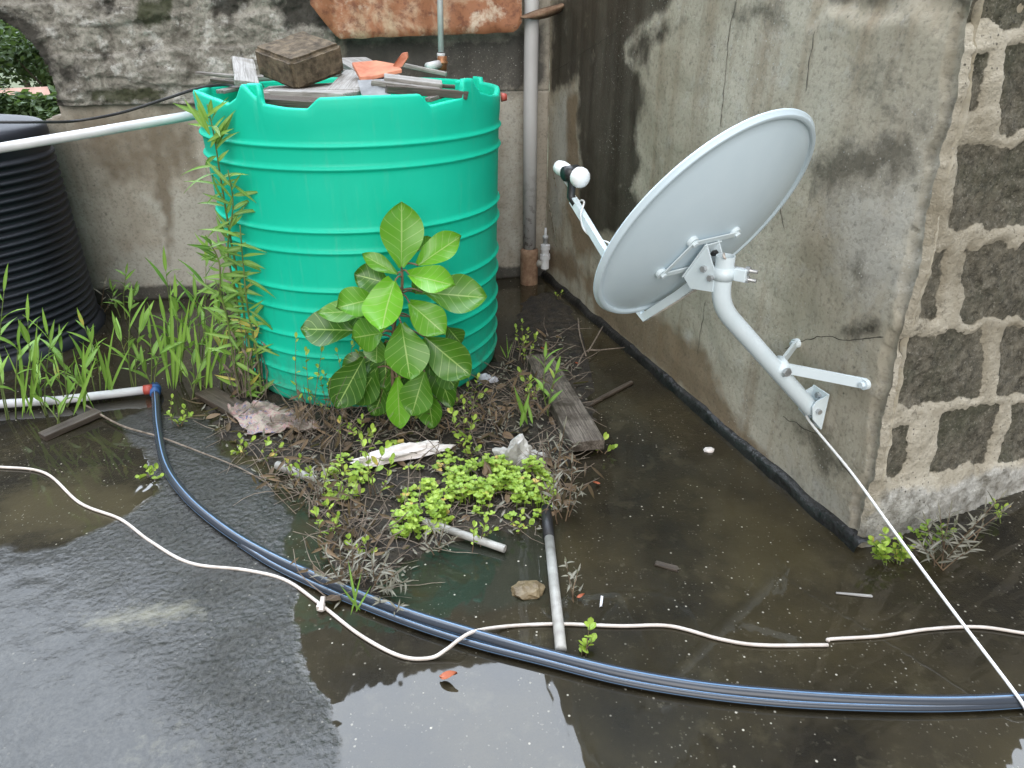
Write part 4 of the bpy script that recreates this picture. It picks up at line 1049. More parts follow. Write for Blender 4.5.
# dry twigs and straw, an uncountable tangle
m = MB()
TW = G((205, 395), (300, 420), (330, 400), (460, 400), (500, 370), (560, 330), (590, 400), (566, 500), (545, 530), (450, 540), (395, 590), (340, 610), (310, 520), (250, 470), (200, 420))
bx = [q[0] for q in TW]; by = [q[1] for q in TW]; c_ = 0
while c_ < 720:
    x, y = rnd.uniform(min(bx), max(bx)), rnd.uniform(min(by), max(by))
    if not inpoly(x, y, TW) or (V((x, y, 0)) - TC).length < .63: continue
    if rnd.random() < .3 and y > 2.6: continue
    c_ += 1; a = rnd.uniform(0, 6.28); el = rnd.choice((.05, .1, .2, .5, .9)); L_ = rnd.uniform(.04, .22)
    p = V((x, y, gz(V((x, y, 0))) + .004)); d = V((math.cos(a), math.sin(a), el)).normalized(); pts = [p]
    for i in range(4):
        d = (d + V((rnd.uniform(-.3, .3), rnd.uniform(-.3, .3), rnd.uniform(-.3, .15)))).normalized(); q = pts[-1] + d * L_ / 4; q.z = max(q.z, .005); pts.append(q)
    w = rnd.uniform(.0010, .0024); m.tube(pts, [w, w, w * .9, w * .7, w * .4], 4, False)
kind(m.build('dry_twigs', 'twig'), 'stuff')
m = MB(); c_ = 0
while c_ < 800:
    x, y = rnd.uniform(min(bx), max(bx)), rnd.uniform(min(by), max(by))
    if not inpoly(x, y, TW) or (V((x, y, 0)) - TC).length < .61: continue
    c_ += 1; a = rnd.uniform(0, 6.28); p = V((x, y, gz(V((x, y, 0))) + rnd.uniform(.002, .012)))
    m.leaf(p, V((math.cos(a), math.sin(a), rnd.uniform(-.1, .5))), V((rnd.uniform(-.5, .5), rnd.uniform(-.5, .5), 1)), rnd.uniform(.012, .045), rnd.uniform(.004, .014), 'lance', rnd.uniform(-.3, .4), .2, rnd.random(), 3)
kind(m.build('leaf_litter', 'grey_leaf', smooth=True), 'stuff')
m = MB(); c_ = 0
while c_ < 170:
    x, y = rnd.uniform(min(bx), max(bx)), rnd.uniform(min(by), max(by))
    if not inpoly(x, y, TW) or (V((x, y, 0)) - TC).length < .61: continue
    c_ += 1; a = rnd.uniform(0, 6.28); p = V((x, y, gz(V((x, y, 0))) + rnd.uniform(.004, .02)))
    m.leaf(p, V((math.cos(a), math.sin(a), rnd.uniform(-.1, .3))), V((rnd.uniform(-.6, .6), rnd.uniform(-.6, .6), 1)), rnd.uniform(.03, .08), rnd.uniform(.012, .03), rnd.choice(('lance', 'ovate')), rnd.uniform(-.6, .6), rnd.uniform(.1, .4), rnd.random(), 6)
kind(m.build('dead_leaves', 'brown_leaf', smooth=True), 'stuff')
def twig(label, pts, r):
    m = MB(); P_ = [at(*q) for q in pts]; m.tube(catmull(P_, 5), [r * (1 - .6 * i / (5 * (len(P_) - 1))) for i in range(5 * (len(P_) - 1) + 1)], 6)
    return m
m = twig('', [(85, 405, .02), (120, 425, .02), (160, 437, .02), (200, 452, .02), (240, 468, .012), (272, 486, .01)], .0048); tag(m.build('stick', 'twig', smooth=True), 'long bare twig lying across the hose towards the soil', 'stick')
m = twig('', [(575, 372, .01), (585, 352, .03), (600, 350, .03), (630, 347, .012)], .005)
m.tube(catmull([at(588, 352, .03), at(595, 340, .05), at(603, 326, .06)], 4), [.004] * 8 + [.002], 6); m.tube(catmull([at(586, 356, .03), at(580, 335, .06), at(578, 318, .1)], 4), [.0035] * 8 + [.002], 6)
tag(m.build('stick', 'twig', smooth=True), 'forked dry branch standing between the plank and the building', 'stick')

# ------------------------------------------------------------------ plants
CAMV = V((0, -.8, .6))
def weed(name, label, base, tips, leafL, leafW, nleaf, lm, stem_m, group=None, shape='lance', spread=.55, r=.003, cat='weed', low=.2, tint=(.2, .9), droop=(.1, .6), leafn=6, up=.55):
    t_ = thing(name, V(base), label, cat, group); s_ = MB(); l_ = MB()
    for tip in tips:
        b_ = V(base) + V((rnd.uniform(-.025, .025), rnd.uniform(-.02, .02), 0)); tip = V(tip)
        bend = V((rnd.uniform(-.03, .03), rnd.uniform(-.03, .03), 0)) * (tip - b_).length * 2
        P_ = catmull([b_ - Z * .01, b_.lerp(tip, .4) + bend, b_.lerp(tip, .75) + bend * .6, tip], 6)
        s_.tube(P_, [r * (1 - .65 * i / (len(P_) - 1)) for i in range(len(P_))], 6)
        a = rnd.uniform(0, 6.28)
        for k in range(nleaf):
            f_ = low + (1 - low) * (k + .5) / nleaf; i = f_ * (len(P_) - 1); i0 = min(int(i), len(P_) - 2); q = P_[i0].lerp(P_[i0 + 1], i - i0)
            a += 2.4 + rnd.uniform(-.9, .9); sd = V((math.cos(a), math.sin(a), 0)); ax = (P_[i0 + 1] - P_[i0]).normalized()
            u_ = up + rnd.uniform(-.25, .25) + .35 * f_
            d = (sd * spread + ax * u_).normalized(); sz = rnd.uniform(.5, 1.2) * (1 - .35 * abs(f_ - .55))
            n_ = (ax * spread - sd * u_ + V((rnd.uniform(-.3, .3), rnd.uniform(-.3, .3), 0)))
            l_.leaf(q, d, n_, leafL * sz, leafW * sz, shape, rnd.uniform(*droop), .12, rnd.uniform(*tint), leafn)
        l_.leaf(P_[-1], (P_[-1] - P_[-2]), CAMV, leafL * .8, leafW * .7, shape, .05, .1, rnd.uniform(*tint), leafn)
    if nleaf or True:
        s_.build('stem', stem_m, t_, smooth=True); l_.build('foliage', lm, t_, smooth=True)
    return t_
def up(px, py, base):       # the point above/near a base at about its distance
    return fwd(px, py, base.y + rnd.uniform(-.05, .05))
GW = 'tall green weeds along the ground pipe'
def leftweed(label, bpx, tips, n=8, L=.10, W=.017, **kw):
    b_ = at(*bpx); return weed('weed', label, b_, [up(*q, b_) for q in tips], L * 1.35 * rnd.uniform(.8, 1.2), W * 1.35, max(4, int(n * rnd.uniform(.55, .9))), 'weed_leaf', 'stem_green', GW, **{'spread': .42, 'up': .7, **kw})
leftweed('green weed at the very left edge, its stem tip rising highest before the black tank', (10, 418), [(4, 292), (-12, 330), (18, 345)], 9)
leftweed('leafy weed standing second from the left edge before the black tank', (48, 414), [(28, 322), (50, 345), (38, 365)], 8)
leftweed('weed with upright blades growing just behind the ground pipe below the black tank', (68, 408), [(48, 335), (62, 352), (85, 362)], 7)
leftweed('slim weed in front of the right foot of the black tank', (94, 396), [(84, 326), (92, 342), (70, 372)], 8)
leftweed('low spreading weed drooping over the middle of the ground pipe', (58, 424), [(50, 385), (70, 392), (38, 396)], 5, .07, .014)
leftweed('weed with one long leaf reaching left in the middle of the row', (134, 392), [(130, 312), (120, 338), (140, 330)], 7, .10, .02)
leftweed('short bushy weed just left of the blue coupler', (150, 392), [(150, 335), (160, 352), (140, 360)], 7)
leftweed('tallest bright weed with a pointed blade left of the green tank', (180, 382), [(166, 272), (176, 300), (190, 318), (165, 320)], 10, .12, .019)
leftweed('weed with a straw coloured stalk nearest the tank climbing plant', (202, 384), [(206, 262), (196, 300), (215, 322)], 8, .11, .018)
leftweed('drooping weed between the blue coupler and the wet board', (196, 398), [(190, 345), (205, 355), (180, 365)], 7, .09, .018)
leftweed('yellowing weed at the left foot of the green tank', (222, 388), [(218, 315), (228, 335), (238, 350)], 8, .10, .018, tint=(.5, 1.0))
b_ = at(124, 318); weed('weed', 'small weed at the wall foot right of the black tank', b_, [up(126, 274, b_), up(135, 290, b_), up(112, 290, b_)], .09, .022, 6, 'weed_leaf', 'stem_green', tint=(.05, .5))
b_ = at(104, 316); weed('weed', 'dull grey weed touching the right side of the black tank', b_, [up(105, 282, b_), up(112, 298, b_)], .06, .012, 6, 'grey_leaf', 'stem_brown')
# tall climbing weed by the tank
b_ = at(252, 398); t_ = thing('climbing_weed', b_, 'tall leafy weed climbing the left side of the green tank', 'weed'); s_ = MB(); l_ = MB()
for off, top, pts in ((0, 9, [(256, 396), (250, 350), (240, 290), (230, 235), (221, 180), (214, 135), (207, 104)]), (5, 5, [(252, 398), (243, 345), (236, 295), (228, 250), (233, 205), (228, 170)]), (-8, 4, [(246, 394), (238, 345), (222, 300), (219, 262), (205, 235)]), (8, 4, [(262, 398), (257, 355), (248, 310), (243, 262), (240, 225)]),
                      (0, 4, [(240, 392), (232, 350), (226, 312), (215, 280)])):
    P_ = []
    for i, (px, py) in enumerate(pts):
        f_ = i / (len(pts) - 1); y_ = b_.y - .10 * f_; P_.append(fwd(px, py, y_))
    P_[0].z = 0; P_ = catmull(P_, 8); n_ = len(P_); s_.tube(P_, [.006 * (1 - .7 * i / n_) for i in range(n_)], 6)
    a = rnd.uniform(0, 6)
    for k in range(int(n_ * 1.05)):
        f_ = k / (n_ * 1.05); i = int(f_ * (n_ - 2)); ax = (P_[i + 1] - P_[i]).normalized()
        if f_ < .25 and rnd.random() < .4: continue
        d = V((rnd.choice((-1, 1)) * rnd.uniform(.25, 1), rnd.uniform(-.5, .05), rnd.uniform(-.35, 1.0))); L_ = rnd.uniform(.05, .14)
        l_.leaf(P_[i], d, CAMV + V((rnd.uniform(-.8, .8), 0, rnd.uniform(-.5, .8))), L_, rnd.uniform(.011, .021), 'lance', rnd.uniform(-.1, .9), .14, rnd.choice((.0, .1, .25, .4, .55, .7, 1.02 if f_ < .5 else .3)), 7)
for k in range(6): l_.leaf(P_[0] * 0 + fwd(208 + rnd.uniform(-3, 3), 118 + 6 * k, b_.y - .10), V((rnd.uniform(-.8, .8), -.2, rnd.uniform(.4, 1.2))), CAMV, .12, .016, 'lance', .15, .1, .7)
s_.build('stem', 'stem_green', t_, smooth=True); l_.build('foliage', 'weed_leaf', t_, smooth=True)
d_ = MB()
for k in range(60):
    x0 = rnd.uniform(236, 270); q0 = at(x0, rnd.uniform(388, 404)); q1 = fwd(x0 - rnd.uniform(-4, 14), rnd.uniform(318, 380), q0.y + rnd.uniform(-.03, .03)); w = rnd.uniform(.001, .0025)
    d_.tube([q0, q0.lerp(q1, .5) + V((rnd.uniform(-.02, .02), rnd.uniform(-.02, .02), 0)), q1], [w, w, w * .5], 4, False)
    if k % 2 == 0: d_.leaf(q1, V((rnd.uniform(-1, 1), -.3, -1)), CAMV, .06, .01, 'lance', .2, .2, .5, 3)
d_.build('dead_stalks', 'twig', t_)

# big leaved plant in front of the tank
fb = at(398, 416); fy = 2.52
fig = thing('broad_leaved_plant', fb, 'young plant with big glossy veined leaves in front of the green tank', 'plant')
def f7(x, y): return (280 + x / 3.07, 180 + y / 3.07)
def fdep(dy): return fy + dy
sp_ = [fb, fwd(*f7(352, 690), fy + .02), fwd(*f7(345, 560), fy + .03), fwd(*f7(350, 450), fy + .03), fwd(*f7(372, 350), fy + .03), fwd(*f7(375, 290), fy + .02), fwd(*f7(372, 265), fy + .02)]
m = MB(); pth = catmull(sp_, 6); m.tube(pth, [.009 - .005 * i / len(pth) for i in range(len(pth))], 8); m.build('stem', 'stem_brown', fig, smooth=True)
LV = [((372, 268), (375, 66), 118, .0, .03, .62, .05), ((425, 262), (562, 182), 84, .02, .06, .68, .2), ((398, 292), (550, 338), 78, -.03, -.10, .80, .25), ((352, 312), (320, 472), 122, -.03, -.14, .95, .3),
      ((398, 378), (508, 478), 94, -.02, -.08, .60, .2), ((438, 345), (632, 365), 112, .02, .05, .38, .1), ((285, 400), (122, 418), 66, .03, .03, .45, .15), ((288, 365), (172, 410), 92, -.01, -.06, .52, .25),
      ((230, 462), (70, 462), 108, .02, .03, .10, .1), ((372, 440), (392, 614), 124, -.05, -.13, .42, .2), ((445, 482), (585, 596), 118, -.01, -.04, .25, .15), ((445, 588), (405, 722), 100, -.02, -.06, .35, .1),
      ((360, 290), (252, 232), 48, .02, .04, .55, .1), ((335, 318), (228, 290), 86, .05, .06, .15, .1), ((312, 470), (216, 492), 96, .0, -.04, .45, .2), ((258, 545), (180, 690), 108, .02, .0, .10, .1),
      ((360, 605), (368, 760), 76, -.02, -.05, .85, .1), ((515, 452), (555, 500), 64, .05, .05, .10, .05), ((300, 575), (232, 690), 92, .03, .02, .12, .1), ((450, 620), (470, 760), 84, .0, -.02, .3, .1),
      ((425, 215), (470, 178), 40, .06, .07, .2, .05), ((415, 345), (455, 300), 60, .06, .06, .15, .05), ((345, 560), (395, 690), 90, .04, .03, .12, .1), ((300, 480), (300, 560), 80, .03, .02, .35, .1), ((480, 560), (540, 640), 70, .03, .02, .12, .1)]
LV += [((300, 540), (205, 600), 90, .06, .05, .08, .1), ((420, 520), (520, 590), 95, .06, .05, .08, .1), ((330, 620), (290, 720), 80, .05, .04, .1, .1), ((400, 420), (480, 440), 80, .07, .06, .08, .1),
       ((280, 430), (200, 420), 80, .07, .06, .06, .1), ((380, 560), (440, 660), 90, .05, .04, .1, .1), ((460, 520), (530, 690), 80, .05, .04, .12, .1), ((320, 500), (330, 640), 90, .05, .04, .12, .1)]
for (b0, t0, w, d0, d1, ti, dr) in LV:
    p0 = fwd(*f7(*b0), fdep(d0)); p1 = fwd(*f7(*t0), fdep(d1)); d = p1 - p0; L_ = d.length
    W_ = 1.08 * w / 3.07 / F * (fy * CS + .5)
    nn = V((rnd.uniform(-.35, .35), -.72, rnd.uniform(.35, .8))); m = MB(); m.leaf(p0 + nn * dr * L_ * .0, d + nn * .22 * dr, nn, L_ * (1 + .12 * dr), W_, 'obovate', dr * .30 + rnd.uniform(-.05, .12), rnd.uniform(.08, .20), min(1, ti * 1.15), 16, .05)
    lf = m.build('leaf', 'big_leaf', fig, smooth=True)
    i = min(range(len(pth)), key=lambda j: (pth[j] - p0).length); m = MB(); m.tube(catmull([pth[i], pth[i].lerp(p0, .5) + Z * .01, p0], 4), .0035, 6)
    m.build('leaf_stalk', 'stem_brown', fig, smooth=True)

# small yellow green twiggy weeds in front
def shrublet(label, bpx, tips, n=7, L=.026, W=.017, lm='clover_leaf', sm='stem_brown', grp='small round leaved weeds before the tank', r=.0018, y=None, **kw):
    b_ = at(*bpx); return weed('small_weed', label, b_, [fwd(*q, (y or b_.y) + rnd.uniform(-.03, .03)) for q in tips], L, W, n, lm, sm, grp, shape='ovate', r=r, up=.3, droop=(0, .3), **kw)
shrublet('wiry weed with yellow green leaves rising left of the big leaves', (350, 424), [(337, 352), (352, 345), (324, 374), (360, 350)], 6)
shrublet('wiry weed with small leaves at the lower right of the big leaves', (432, 424), [(455, 372), (440, 388), (460, 398), (424, 405)], 6)
shrublet('bare stalked weed with pale leaves below the middle of the big leaves', (378, 426), [(392, 352), (386, 344), (396, 392)], 5)
shrublet('low leafy weed under the left of the big leaves by the twigs', (322, 416), [(318, 368), (330, 382), (310, 392), (345, 392)], 6)
shrublet('small weed growing out of the litter left of the white cloth scrap', (352, 444), [(340, 420), (362, 418), (372, 432), (350, 425)], 6)
shrublet('green weed in the twigs left of the ground cover', (340, 505), [(325, 478), (345, 470), (360, 492), (330, 500), (352, 480)], 6, .03, .02)
shrublet('yellowish weed standing above the hose by the grey weeds', (358, 560), [(348, 538), (366, 540), (372, 552)], 5)
shrublet('small rosette of leaves on the rag board', (246, 455), [(240, 438), (252, 440), (236, 452), (256, 455)], 5, .03, .022)
shrublet('round patch of leaves alone on the floor inside the hose curve', (150, 478), [(146, 468), (156, 468), (140, 476), (160, 476), (150, 470)], 4, .022, .018)
shrublet('leaf sprig right of the blue coupler', (178, 425), [(172, 398), (184, 408), (170, 415), (190, 415), (180, 420)], 6, .026, .018)
shrublet('sprig with three pale leaves at the right tip of the grey plank', (598, 452), [(604, 438), (612, 448), (594, 446)], 2, .034, .02)
shrublet('penny leaved sprig between the pipe end and the cable', (590, 655), [(590, 624), (592, 640), (584, 646)], 4, .026, .024)
shrublet('small sprig near the soil behind the grey plank', (526, 350), [(522, 322), (528, 330), (524, 340)], 5, .024, .016)
shrublet('tiny sprout at the downpipe foot', (560, 300), [(562, 292), (556, 294)], 4, .02, .014)
shrublet('tall thin weed with sparse leaves just left of the big leaved plant', (312, 424), [(296, 338), (306, 352), (322, 348)], 6, .032, .018)
shrublet('leggy weed in front of the big leaved plant rising past its lowest leaf', (408, 430), [(418, 372), (400, 380), (426, 388)], 6, .03, .018)
shrublet('yellow green weed at the right foot of the tank by the bluish scrap', (470, 414), [(478, 378), (468, 386), (484, 392)], 6, .03, .018)
shrublet('weed with rounded leaves halfway along the left side of the grey plank', (534, 408), [(520, 372), (530, 380), (538, 388)], 6, .034, .02)
shrublet('green weed behind the head of the grey plank', (528, 366), [(516, 328), (524, 340), (536, 336)], 7, .03, .018)
shrublet('weed sprouting between the white cloth scrap and the plastic bag', (468, 462), [(458, 438), (470, 440), (478, 448)], 6, .03, .02)
shrublet('weed beside the white pipe stub', (300, 486), [(288, 462), (300, 458), (310, 470)], 6, .03, .018)
shrublet('low green weed growing from the litter left of the black pipe joint', (520, 535), [(508, 518), (522, 514), (530, 524)], 5, .026, .018)
shrublet('leafy weed in the dirt just under the rag', (262, 462), [(268, 440), (280, 446), (272, 456)], 5, .028, .018)
def stalks(label, c_, x0, x1, y0, y1, cnt, hm, leafm='brown_leaf'):
    t_ = thing('dry_stalks', at(*c_), label, 'dry grass'); d_ = MB(); l_ = MB()
    for k in range(cnt):
        q0 = at(rnd.uniform(x0, x1), rnd.uniform(y0, y1), .005); L_ = rnd.uniform(.1, hm); q1 = q0 + V((rnd.uniform(-.14, .12), rnd.uniform(-.1, .08), L_ * rnd.uniform(.4, 1))); w = rnd.uniform(.0012, .0028)
        d_.tube(catmull([q0, q0.lerp(q1, .5) + V((rnd.uniform(-.03, .03), rnd.uniform(-.03, .03), .01)), q1], 4), [w * (1 - .07 * j) for j in range(9)], 4, False)
        for _ in range(rnd.choice((0, 1, 2))): l_.leaf(q0.lerp(q1, rnd.uniform(.3, 1)), V((rnd.uniform(-1, 1), -.4, rnd.uniform(-1, .3))), CAMV, rnd.uniform(.03, .08), rnd.uniform(.006, .014), 'lance', .4, .2, rnd.random(), 5)
    d_.build('stalk_tuft', 'twig', t_); l_.build('foliage', leafm, t_, smooth=True)
stalks('tuft of tall pale dry stalks left of the big leaved plant', (318, 436), 285, 350, 418, 452, 46, .34)
stalks('tangle of dry stems above the hose by the white clip', (345, 560), 320, 385, 520, 600, 48, .20)
stalks('dry stems standing right of the big leaved plant', (475, 425), 440, 520, 405, 440, 36, .24)
stalks('dry stems around the white pipe stub', (310, 490), 285, 345, 462, 520, 34, .20)
stalks('brown stems beside the left edge of the grey plank', (530, 405), 516, 540, 385, 425, 44, .22)
stalks('few dry stems over the right end of the ground cover', (560, 490), 545, 578, 455, 520, 22, .2)
shrublet('tall green weed rising through the dry stems left of the ground cover', (375, 500), [(362, 440), (372, 430), (386, 446), (392, 460)], 8, .034, .02)
shrublet('green weed among dry stems right of the white cloth scrap', (462, 450), [(452, 412), (464, 404), (474, 420)], 7, .034, .02)
shrublet('leafy weed at the mound edge above the hose', (330, 545), [(316, 512), (328, 505), (338, 516)], 7, .03, .016)
shrublet('green weed just above the short grey pipe end', (480, 548), [(474, 526), (486, 522), (494, 530)], 6, .026, .016)
# blades
def blades(label, bpx, tips, W=.02, tint=.55, group=None):
    b_ = at(*bpx, .015); t_ = MB()
    for px, py in tips:
        e_ = fwd(px, py, b_.y + rnd.uniform(-.05, .04)); q_ = b_ + V((rnd.uniform(-.04, .04), rnd.uniform(-.03, .03), 0)) * min(1, W / .017); t_.leaf(q_, e_ - q_, CAMV + V((rnd.uniform(-.7, .7), 0, 0)), (e_ - q_).length, W * rnd.uniform(.7, 1.1), 'lance', rnd.uniform(-.12, .12), .15, tint + rnd.uniform(-.15, .15), 9)
    return tag(t_.build('grass_sprout', 'weed_leaf', smooth=True), label, 'grass', group)
b_ = at(548, 420); weed('weed', 'leafy green shoot growing at the edge of the grey plank', b_, [fwd(545, 358, b_.y), fwd(556, 372, b_.y)], .09, .02, 6, 'weed_leaf', 'stem_green')
blades('pair of broad green blades left of the grey plank', (526, 425), [(514, 386), (530, 392), (527, 400)], .018)
for bx_, tps, lab in (((30, 416), [(20, 330), (40, 320), (8, 345), (52, 350), (30, 350)], 'long grass blades among the weeds at the left edge'), ((112, 396), [(96, 340), (110, 322), (125, 345), (104, 352)], 'upright grass tuft between the black tank foot and the blue coupler'),
                      ((170, 388), [(150, 300), (172, 285), (190, 296), (160, 310), (182, 312)], 'tall grass blades crossing in front of the wall by the bright weed'), ((210, 390), [(195, 318), (214, 300), (228, 312), (205, 330)], 'grass blades leaning against the climbing weed'), ((84, 412), [(66, 352), (84, 340), (98, 356)], 'grass tuft in front of the middle of the ground pipe')):
    blades(lab, bx_, tps, .017, .7)
blades('thin upright grass blades beside the hose crossing', (356, 612), [(348, 560), (362, 572), (372, 585), (342, 588)], .007, .5)
blades('fine grass tuft at the right edge of the tank foot', (508, 358), [(506, 336), (512, 342), (500, 345)], .006, .5)

# bright creeping ground cover
m = MB(); CV = G((396, 520), (408, 500), (440, 488), (470, 474), (500, 468), (545, 476), (556, 500), (540, 518), (500, 522), (470, 515), (445, 530), (415, 545), (396, 540))
CV2 = G((318, 490), (345, 462), (372, 478), (352, 510), (322, 512)); CV3 = G((372, 448), (445, 452), (470, 470), (440, 480), (376, 470))
def cover(P, cnt, hz):
    bx = [q[0] for q in P]; by = [q[1] for q in P]; c = 0
    while c < cnt:
        x, y = rnd.uniform(min(bx), max(bx)), rnd.uniform(min(by), max(by)); s_ = sdf(x, y, P)
        if s_ < -.012: continue
        if noise.noise(V((x * 14, y * 14, 9))) < -.12: c += .3; continue
        c += 1; z_ = gz(V((x, y, 0))) + hz * (.3 + .9 * rnd.random()) * min(1, .4 + s_ / .05); n0 = rnd.choice((2, 3, 4)); a0_ = rnd.uniform(0, 6); ti = rnd.uniform(.15, .9) if rnd.random() > .015 else 1.02
        for k in range(n0):
            a = a0_ + k * 6.283 / n0; d = V((math.cos(a), math.sin(a), rnd.uniform(.1, .7))); sz = rnd.uniform(.010, .019)
            m.leaf(V((x, y, z_)), d, Z + V((rnd.uniform(-.3, .3), rnd.uniform(-.5, .1), 0)), sz, sz * .85, 'round', rnd.uniform(-.1, .4), .1, ti, 4)
        if rnd.random() < .4: m.tube([V((x, y, 0)), V((x, y, z_))], .001, 3, False, .2)
cover(CV, 900, .06); cover(CV2, 110, .05); cover(CV3, 80, .03)
kind(m.build('ground_cover', 'clover_leaf', smooth=True), 'stuff')

# grey spiky weeds
def grey(label, bpx, tips, n=10, L=.045, W=.008, grp='grey narrow leaved weeds', tint=(.2, .95), **kw):
    b_ = at(*bpx); b_.z = 0
    return weed('grey_weed', label, b_, [fwd(*q, b_.y + rnd.uniform(-.07, .07)) for q in tips], L, W, n, 'grey_leaf', 'stem_brown', grp, r=.0022, up=.35, spread=.7, tint=tint, **kw)
grey('tall grey weed standing over the black pipe joint', (562, 520), [(560, 440), (572, 462), (555, 470), (580, 490), (548, 490)], 11)
grey('grey weed at the right side of the long pipe', (570, 600), [(566, 562), (578, 572), (574, 585), (582, 592)], 8, .035, .008)
grey('bushy grey weed hanging over the hose left of the cable clip', (345, 590), [(325, 552), (340, 548), (322, 575), (360, 560), (352, 545)], 11)
grey('grey weed on the hose bend before the stone brown litter', (372, 590), [(385, 562), (398, 572), (390, 588), (372, 560), (405, 582)], 10)
grey('low grey weed trailing into the puddle right of the hose', (385, 612), [(400, 606), (412, 612), (380, 600), (398, 620)], 8, .035, .007)
grey('stiff grey weed in front of the short grey pipe', (437, 552), [(430, 525), (444, 528), (425, 540), (452, 540)], 9, .04, .007)
grey('grey weed between the twigs and the white pipe stub', (322, 500), [(310, 470), (330, 460), (318, 480)], 8)
grey('wilted weed at the right end of the plastic bag', (556, 470), [(565, 425), (575, 445), (548, 440)], 9)
grey('low grey weed on the soil behind the white bag', (500, 440), [(490, 415), (508, 418), (515, 430)], 7, .035)
# corner plants by the building
b_ = at(890, 562); weed('small_weed', 'bright green fern like clump at the foot of the broken corner', b_, [fwd(872, 540, b_.y), fwd(885, 532, b_.y), fwd(900, 538, b_.y), fwd(910, 548, b_.y), fwd(876, 552, b_.y), fwd(895, 548, b_.y), fwd(905, 556, b_.y), fwd(884, 546, b_.y - .03)], .026, .018, 12, 'clover_leaf', 'stem_green', shape='ovate', r=.0018, up=.3)
b_ = at(925, 548); weed('small_weed', 'green clump behind the grey weed at the block end foot', b_, [fwd(925, 525, b_.y), fwd(940, 528, b_.y), (fwd(912, 530, b_.y)), fwd(950, 532, b_.y)], .026, .016, 10, 'clover_leaf', 'stem_green', shape='ovate', r=.0018, up=.3, tint=(0, .5))
grey('large grey weed before the block end of the building', (940, 566), [(926, 522), (940, 515), (955, 525), (965, 538), (922, 545), (972, 548), (950, 512)], 13, .055, .009)
grey('green grey weed leaning right along the block end', (965, 540), [(985, 508), (1000, 498), (978, 520), (1004, 510)], 9, .05, .009, tint=(.5, .9))
b_ = at(1000, 520); weed('small_weed', 'green sprig at the right end of the block end foot', b_, [fwd(995, 504, b_.y), fwd(1004, 508, b_.y)], .028, .016, 6, 'clover_leaf', 'stem_green', shape='ovate', r=.0018)
# wispy climber in the corner
b_ = at(562, 284); weed('wall_creeper', 'thin wispy creeper on the wall corner right of the downpipe', b_, [fwd(552, 168, b_.y - .02), fwd(558, 190, b_.y - .02), fwd(549, 205, b_.y - .02), fwd(556, 232, b_.y - .05)], .05, .009, 9, 'grey_leaf', 'stem_brown', r=.002, cat='plant', tint=(.1, .5))

# ------------------------------------------------------------------ beyond the opening: trees and houses on the slope
def tree(label, x, y, z0, h_, rad, grp='trees beyond the wall opening'):
    t_ = thing('tree', (x, y, z0), label, 'tree', grp); m = MB(); B = V((x, y, z0))
    m.tube([B, B + V((.1, 0, h_ * .3)), B + V((-.1, .1, h_ * .7))], [.3, .24, .1], 8)
    for k in range(5):
        a = k * 1.3; m.tube([B + Z * h_ * .4, B + V((math.cos(a) * rad * .6, math.sin(a) * rad * .6, h_ * .75))], [.12, .04], 6)
    m.build('trunk', 'bark', t_, smooth=True); l_ = MB()
    cl = [(V((rnd.gauss(0, .45) * rad, rnd.gauss(0, .45) * rad, h_ * rnd.uniform(.35, .98))), rnd.uniform(.22, .42) * rad, rnd.uniform(0, 1)) for _ in range(26)]
    for c_, r_, ti in cl:
        for _ in range(90):
            d = V((rnd.gauss(0, 1), rnd.gauss(0, 1), rnd.gauss(0, 1))).normalized() * r_ * rnd.uniform(.4, 1.1)
            l_.leaf(B + c_ + d, V((rnd.uniform(-1, 1), rnd.uniform(-1, 1), rnd.uniform(-.6, .4))), V((rnd.uniform(-1, 1), rnd.uniform(-1, 1), 1)), .55, .30, 'lance', .2, .1, max(0, min(1, ti * .7 + rnd.uniform(0, .3))), 2)
    l_.build('crown', 'tree_leaf', t_)
for i, (x, y, z0, h_, r_, lab) in enumerate(((-32.5, 55, -7, 8.2, 3.2, 'broad green tree right behind the far houses'), (-37, 54, -7, 8.6, 3.4, 'dark green tree at the left of the wall opening'), (-40, 64, -6, 9.2, 4.0, 'tall tree rising highest behind the far houses'), (-45, 62, -6, 8.5, 4.0, 'rounded tree far back left of the tall tree'), (-34.5, 62, -6, 8.6, 3.6, 'green tree at the edge of the broken wall opening'), (-26.6, 41, -7, 3.9, 1.2, 'small tree beside the reddish roof'))):
    tree(lab, x, y, z0, h_, r_)
def house(label, x, y, z0, w, d, h_, yaw):
    t_ = thing('house', (x, y, z0), label, 'house', 'far houses seen through the wall opening'); rt = Matrix.Rotation(yaw, 3, 'Z'); B = V((x, y, z0))
    m = MB(); m.box(B + Z * h_ / 2, (w, d, h_), rt); m.build('wall', 'house_wall', t_)
    m = MB(); q = [B + rt @ V(p) for p in ((-w / 2 - .3, -d / 2 - .3, h_), (-w / 2 - .3, d / 2 + .3, h_), (-w / 2 - .3, 0, h_ + w * .28))]
    m.prism(q, rt @ V((w + .6, 0, 0))); m.build('roof', 'house_roof', t_)
    for k in (-.3, .3):
        m = MB(); m.box(B + rt @ V((w * k, -d / 2 - .01, h_ * .55)), (w * .16, .06, h_ * .32), rt); m.build('window', 'black_plastic', t_)
for x, y, h_, lab in ((-26.0, 40, 5.1, 'small round tree before the pale far house'), (-25.2, 40.5, 4.9, 'low bush like tree before the reddish roof'), (-24.2, 40, 4.7, 'narrow tree nearest the edge of the broken opening')):
    tree(lab, x, y, -7, h_, 1.25)
house('far house with a reddish roof right in the opening', -27.6, 45, -7, 2.6, 3, 3.0, .5)
house('far pale house lowest in the opening left of the red roof', -28.6, 43, -7, 2.4, 3, 2.3, .2)
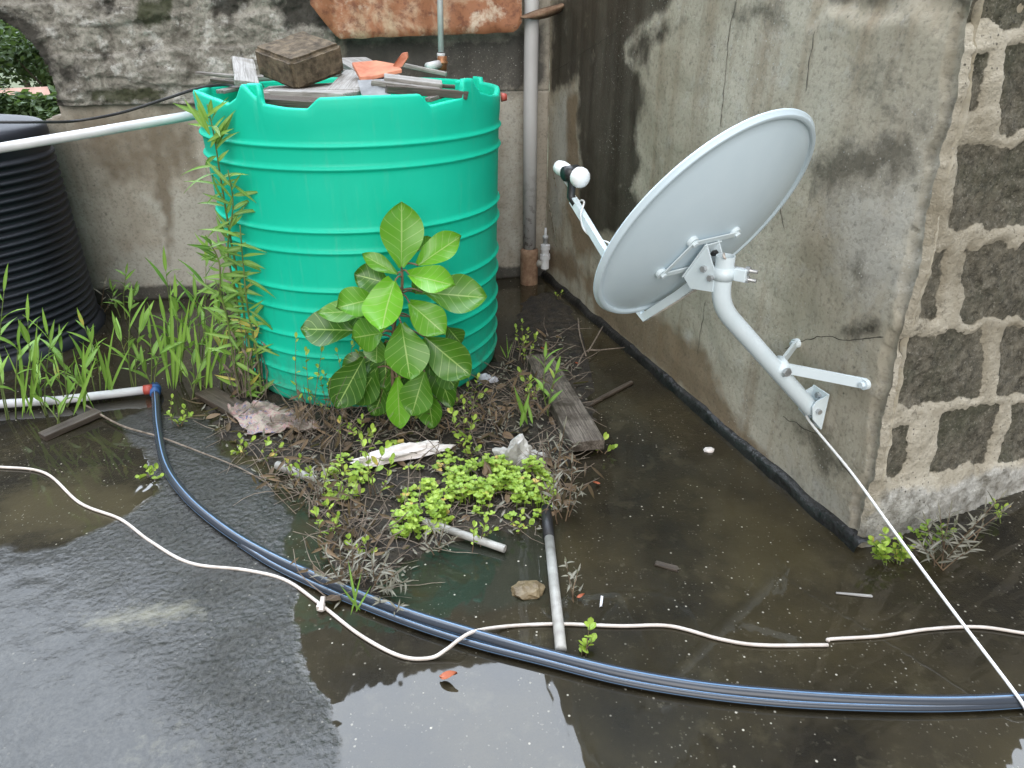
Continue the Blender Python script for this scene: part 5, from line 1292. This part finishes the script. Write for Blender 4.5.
house('farthest small house higher up the slope', -32, 50, -7, 3.0, 3, 3.6, .6)

# ------------------------------------------------------------------ light
w = bpy.data.worlds.new('World'); sc.world = w; w.use_nodes = True; nt = w.node_tree
SUN_EL, SUN_AZ = R(32), R(180)
sky = nt.nodes.new('ShaderNodeTexSky'); sky.sky_type = 'NISHITA'; sky.sun_disc = False; sky.sun_elevation = SUN_EL; sky.sun_rotation = SUN_AZ
sky.dust_density = 4; sky.air_density = 1.0; sky.ozone_density = 1.0
hs_ = nt.nodes.new('ShaderNodeHueSaturation'); hs_.inputs['Saturation'].default_value = .32
bg = nt.nodes['Background']; bg.inputs['Strength'].default_value = .12
nt.links.new(sky.outputs[0], hs_.inputs['Color'])
# overcast: a cloud layer over the clear sky, with a bright patch added beyond the back wall to brighten floor reflections
tc = nt.nodes.new('ShaderNodeTexCoord')
dt = nt.nodes.new('ShaderNodeVectorMath'); dt.operation = 'DOT_PRODUCT'; dt.inputs[1].default_value = (.02, .56, .83); nt.links.new(tc.outputs['Generated'], dt.inputs[0])
cn_ = nt.nodes.new('ShaderNodeTexNoise'); cn_.inputs['Scale'].default_value = 2.2; cn_.inputs['Detail'].default_value = 5; nt.links.new(tc.outputs['Generated'], cn_.inputs['Vector'])
ad = nt.nodes.new('ShaderNodeMath'); ad.operation = 'MULTIPLY_ADD'; ad.inputs[1].default_value = .35; nt.links.new(cn_.outputs[0], ad.inputs[0]); nt.links.new(dt.outputs['Value'], ad.inputs[2])
rmp = nt.nodes.new('ShaderNodeMapRange'); rmp.inputs['From Min'].default_value = .74; rmp.inputs['From Max'].default_value = 1.08; rmp.inputs['To Min'].default_value = 3.2; rmp.inputs['To Max'].default_value = 70.0; rmp.interpolation_type = 'SMOOTHSTEP'
nt.links.new(ad.outputs[0], rmp.inputs['Value'])
cm = nt.nodes.new('ShaderNodeVectorMath'); cm.operation = 'SCALE'; cm.inputs[0].default_value = (.88, .97, 1.10); nt.links.new(rmp.outputs[0], cm.inputs['Scale'])
mx_ = nt.nodes.new('ShaderNodeMix'); mx_.data_type = 'RGBA'; mx_.inputs[0].default_value = .75
nt.links.new(hs_.outputs[0], mx_.inputs[6]); nt.links.new(cm.outputs[0], mx_.inputs[7]); nt.links.new(mx_.outputs[2], bg.inputs['Color'])
sd = bpy.data.lights.new('sun', 'SUN'); so = bpy.data.objects.new('sun', sd); col.objects.link(so)
sd.energy = 1.35; sd.angle = R(50); sd.color = (1, .97, .92)
dv = V((math.sin(SUN_AZ) * math.cos(SUN_EL), math.cos(SUN_AZ) * math.cos(SUN_EL), math.sin(SUN_EL)))
so.rotation_euler = (-dv).to_track_quat('-Z', 'Y').to_euler(); so.location = (0, -4, 8)
sc.view_settings.view_transform = 'Standard'; sc.view_settings.look = 'None'; sc.view_settings.gamma = 1; sc.view_settings.use_curve_mapping = False
sc.view_settings.exposure = 0.47
for o_ in list(bpy.data.objects):
    if 'org' in o_.keys(): del o_['org']
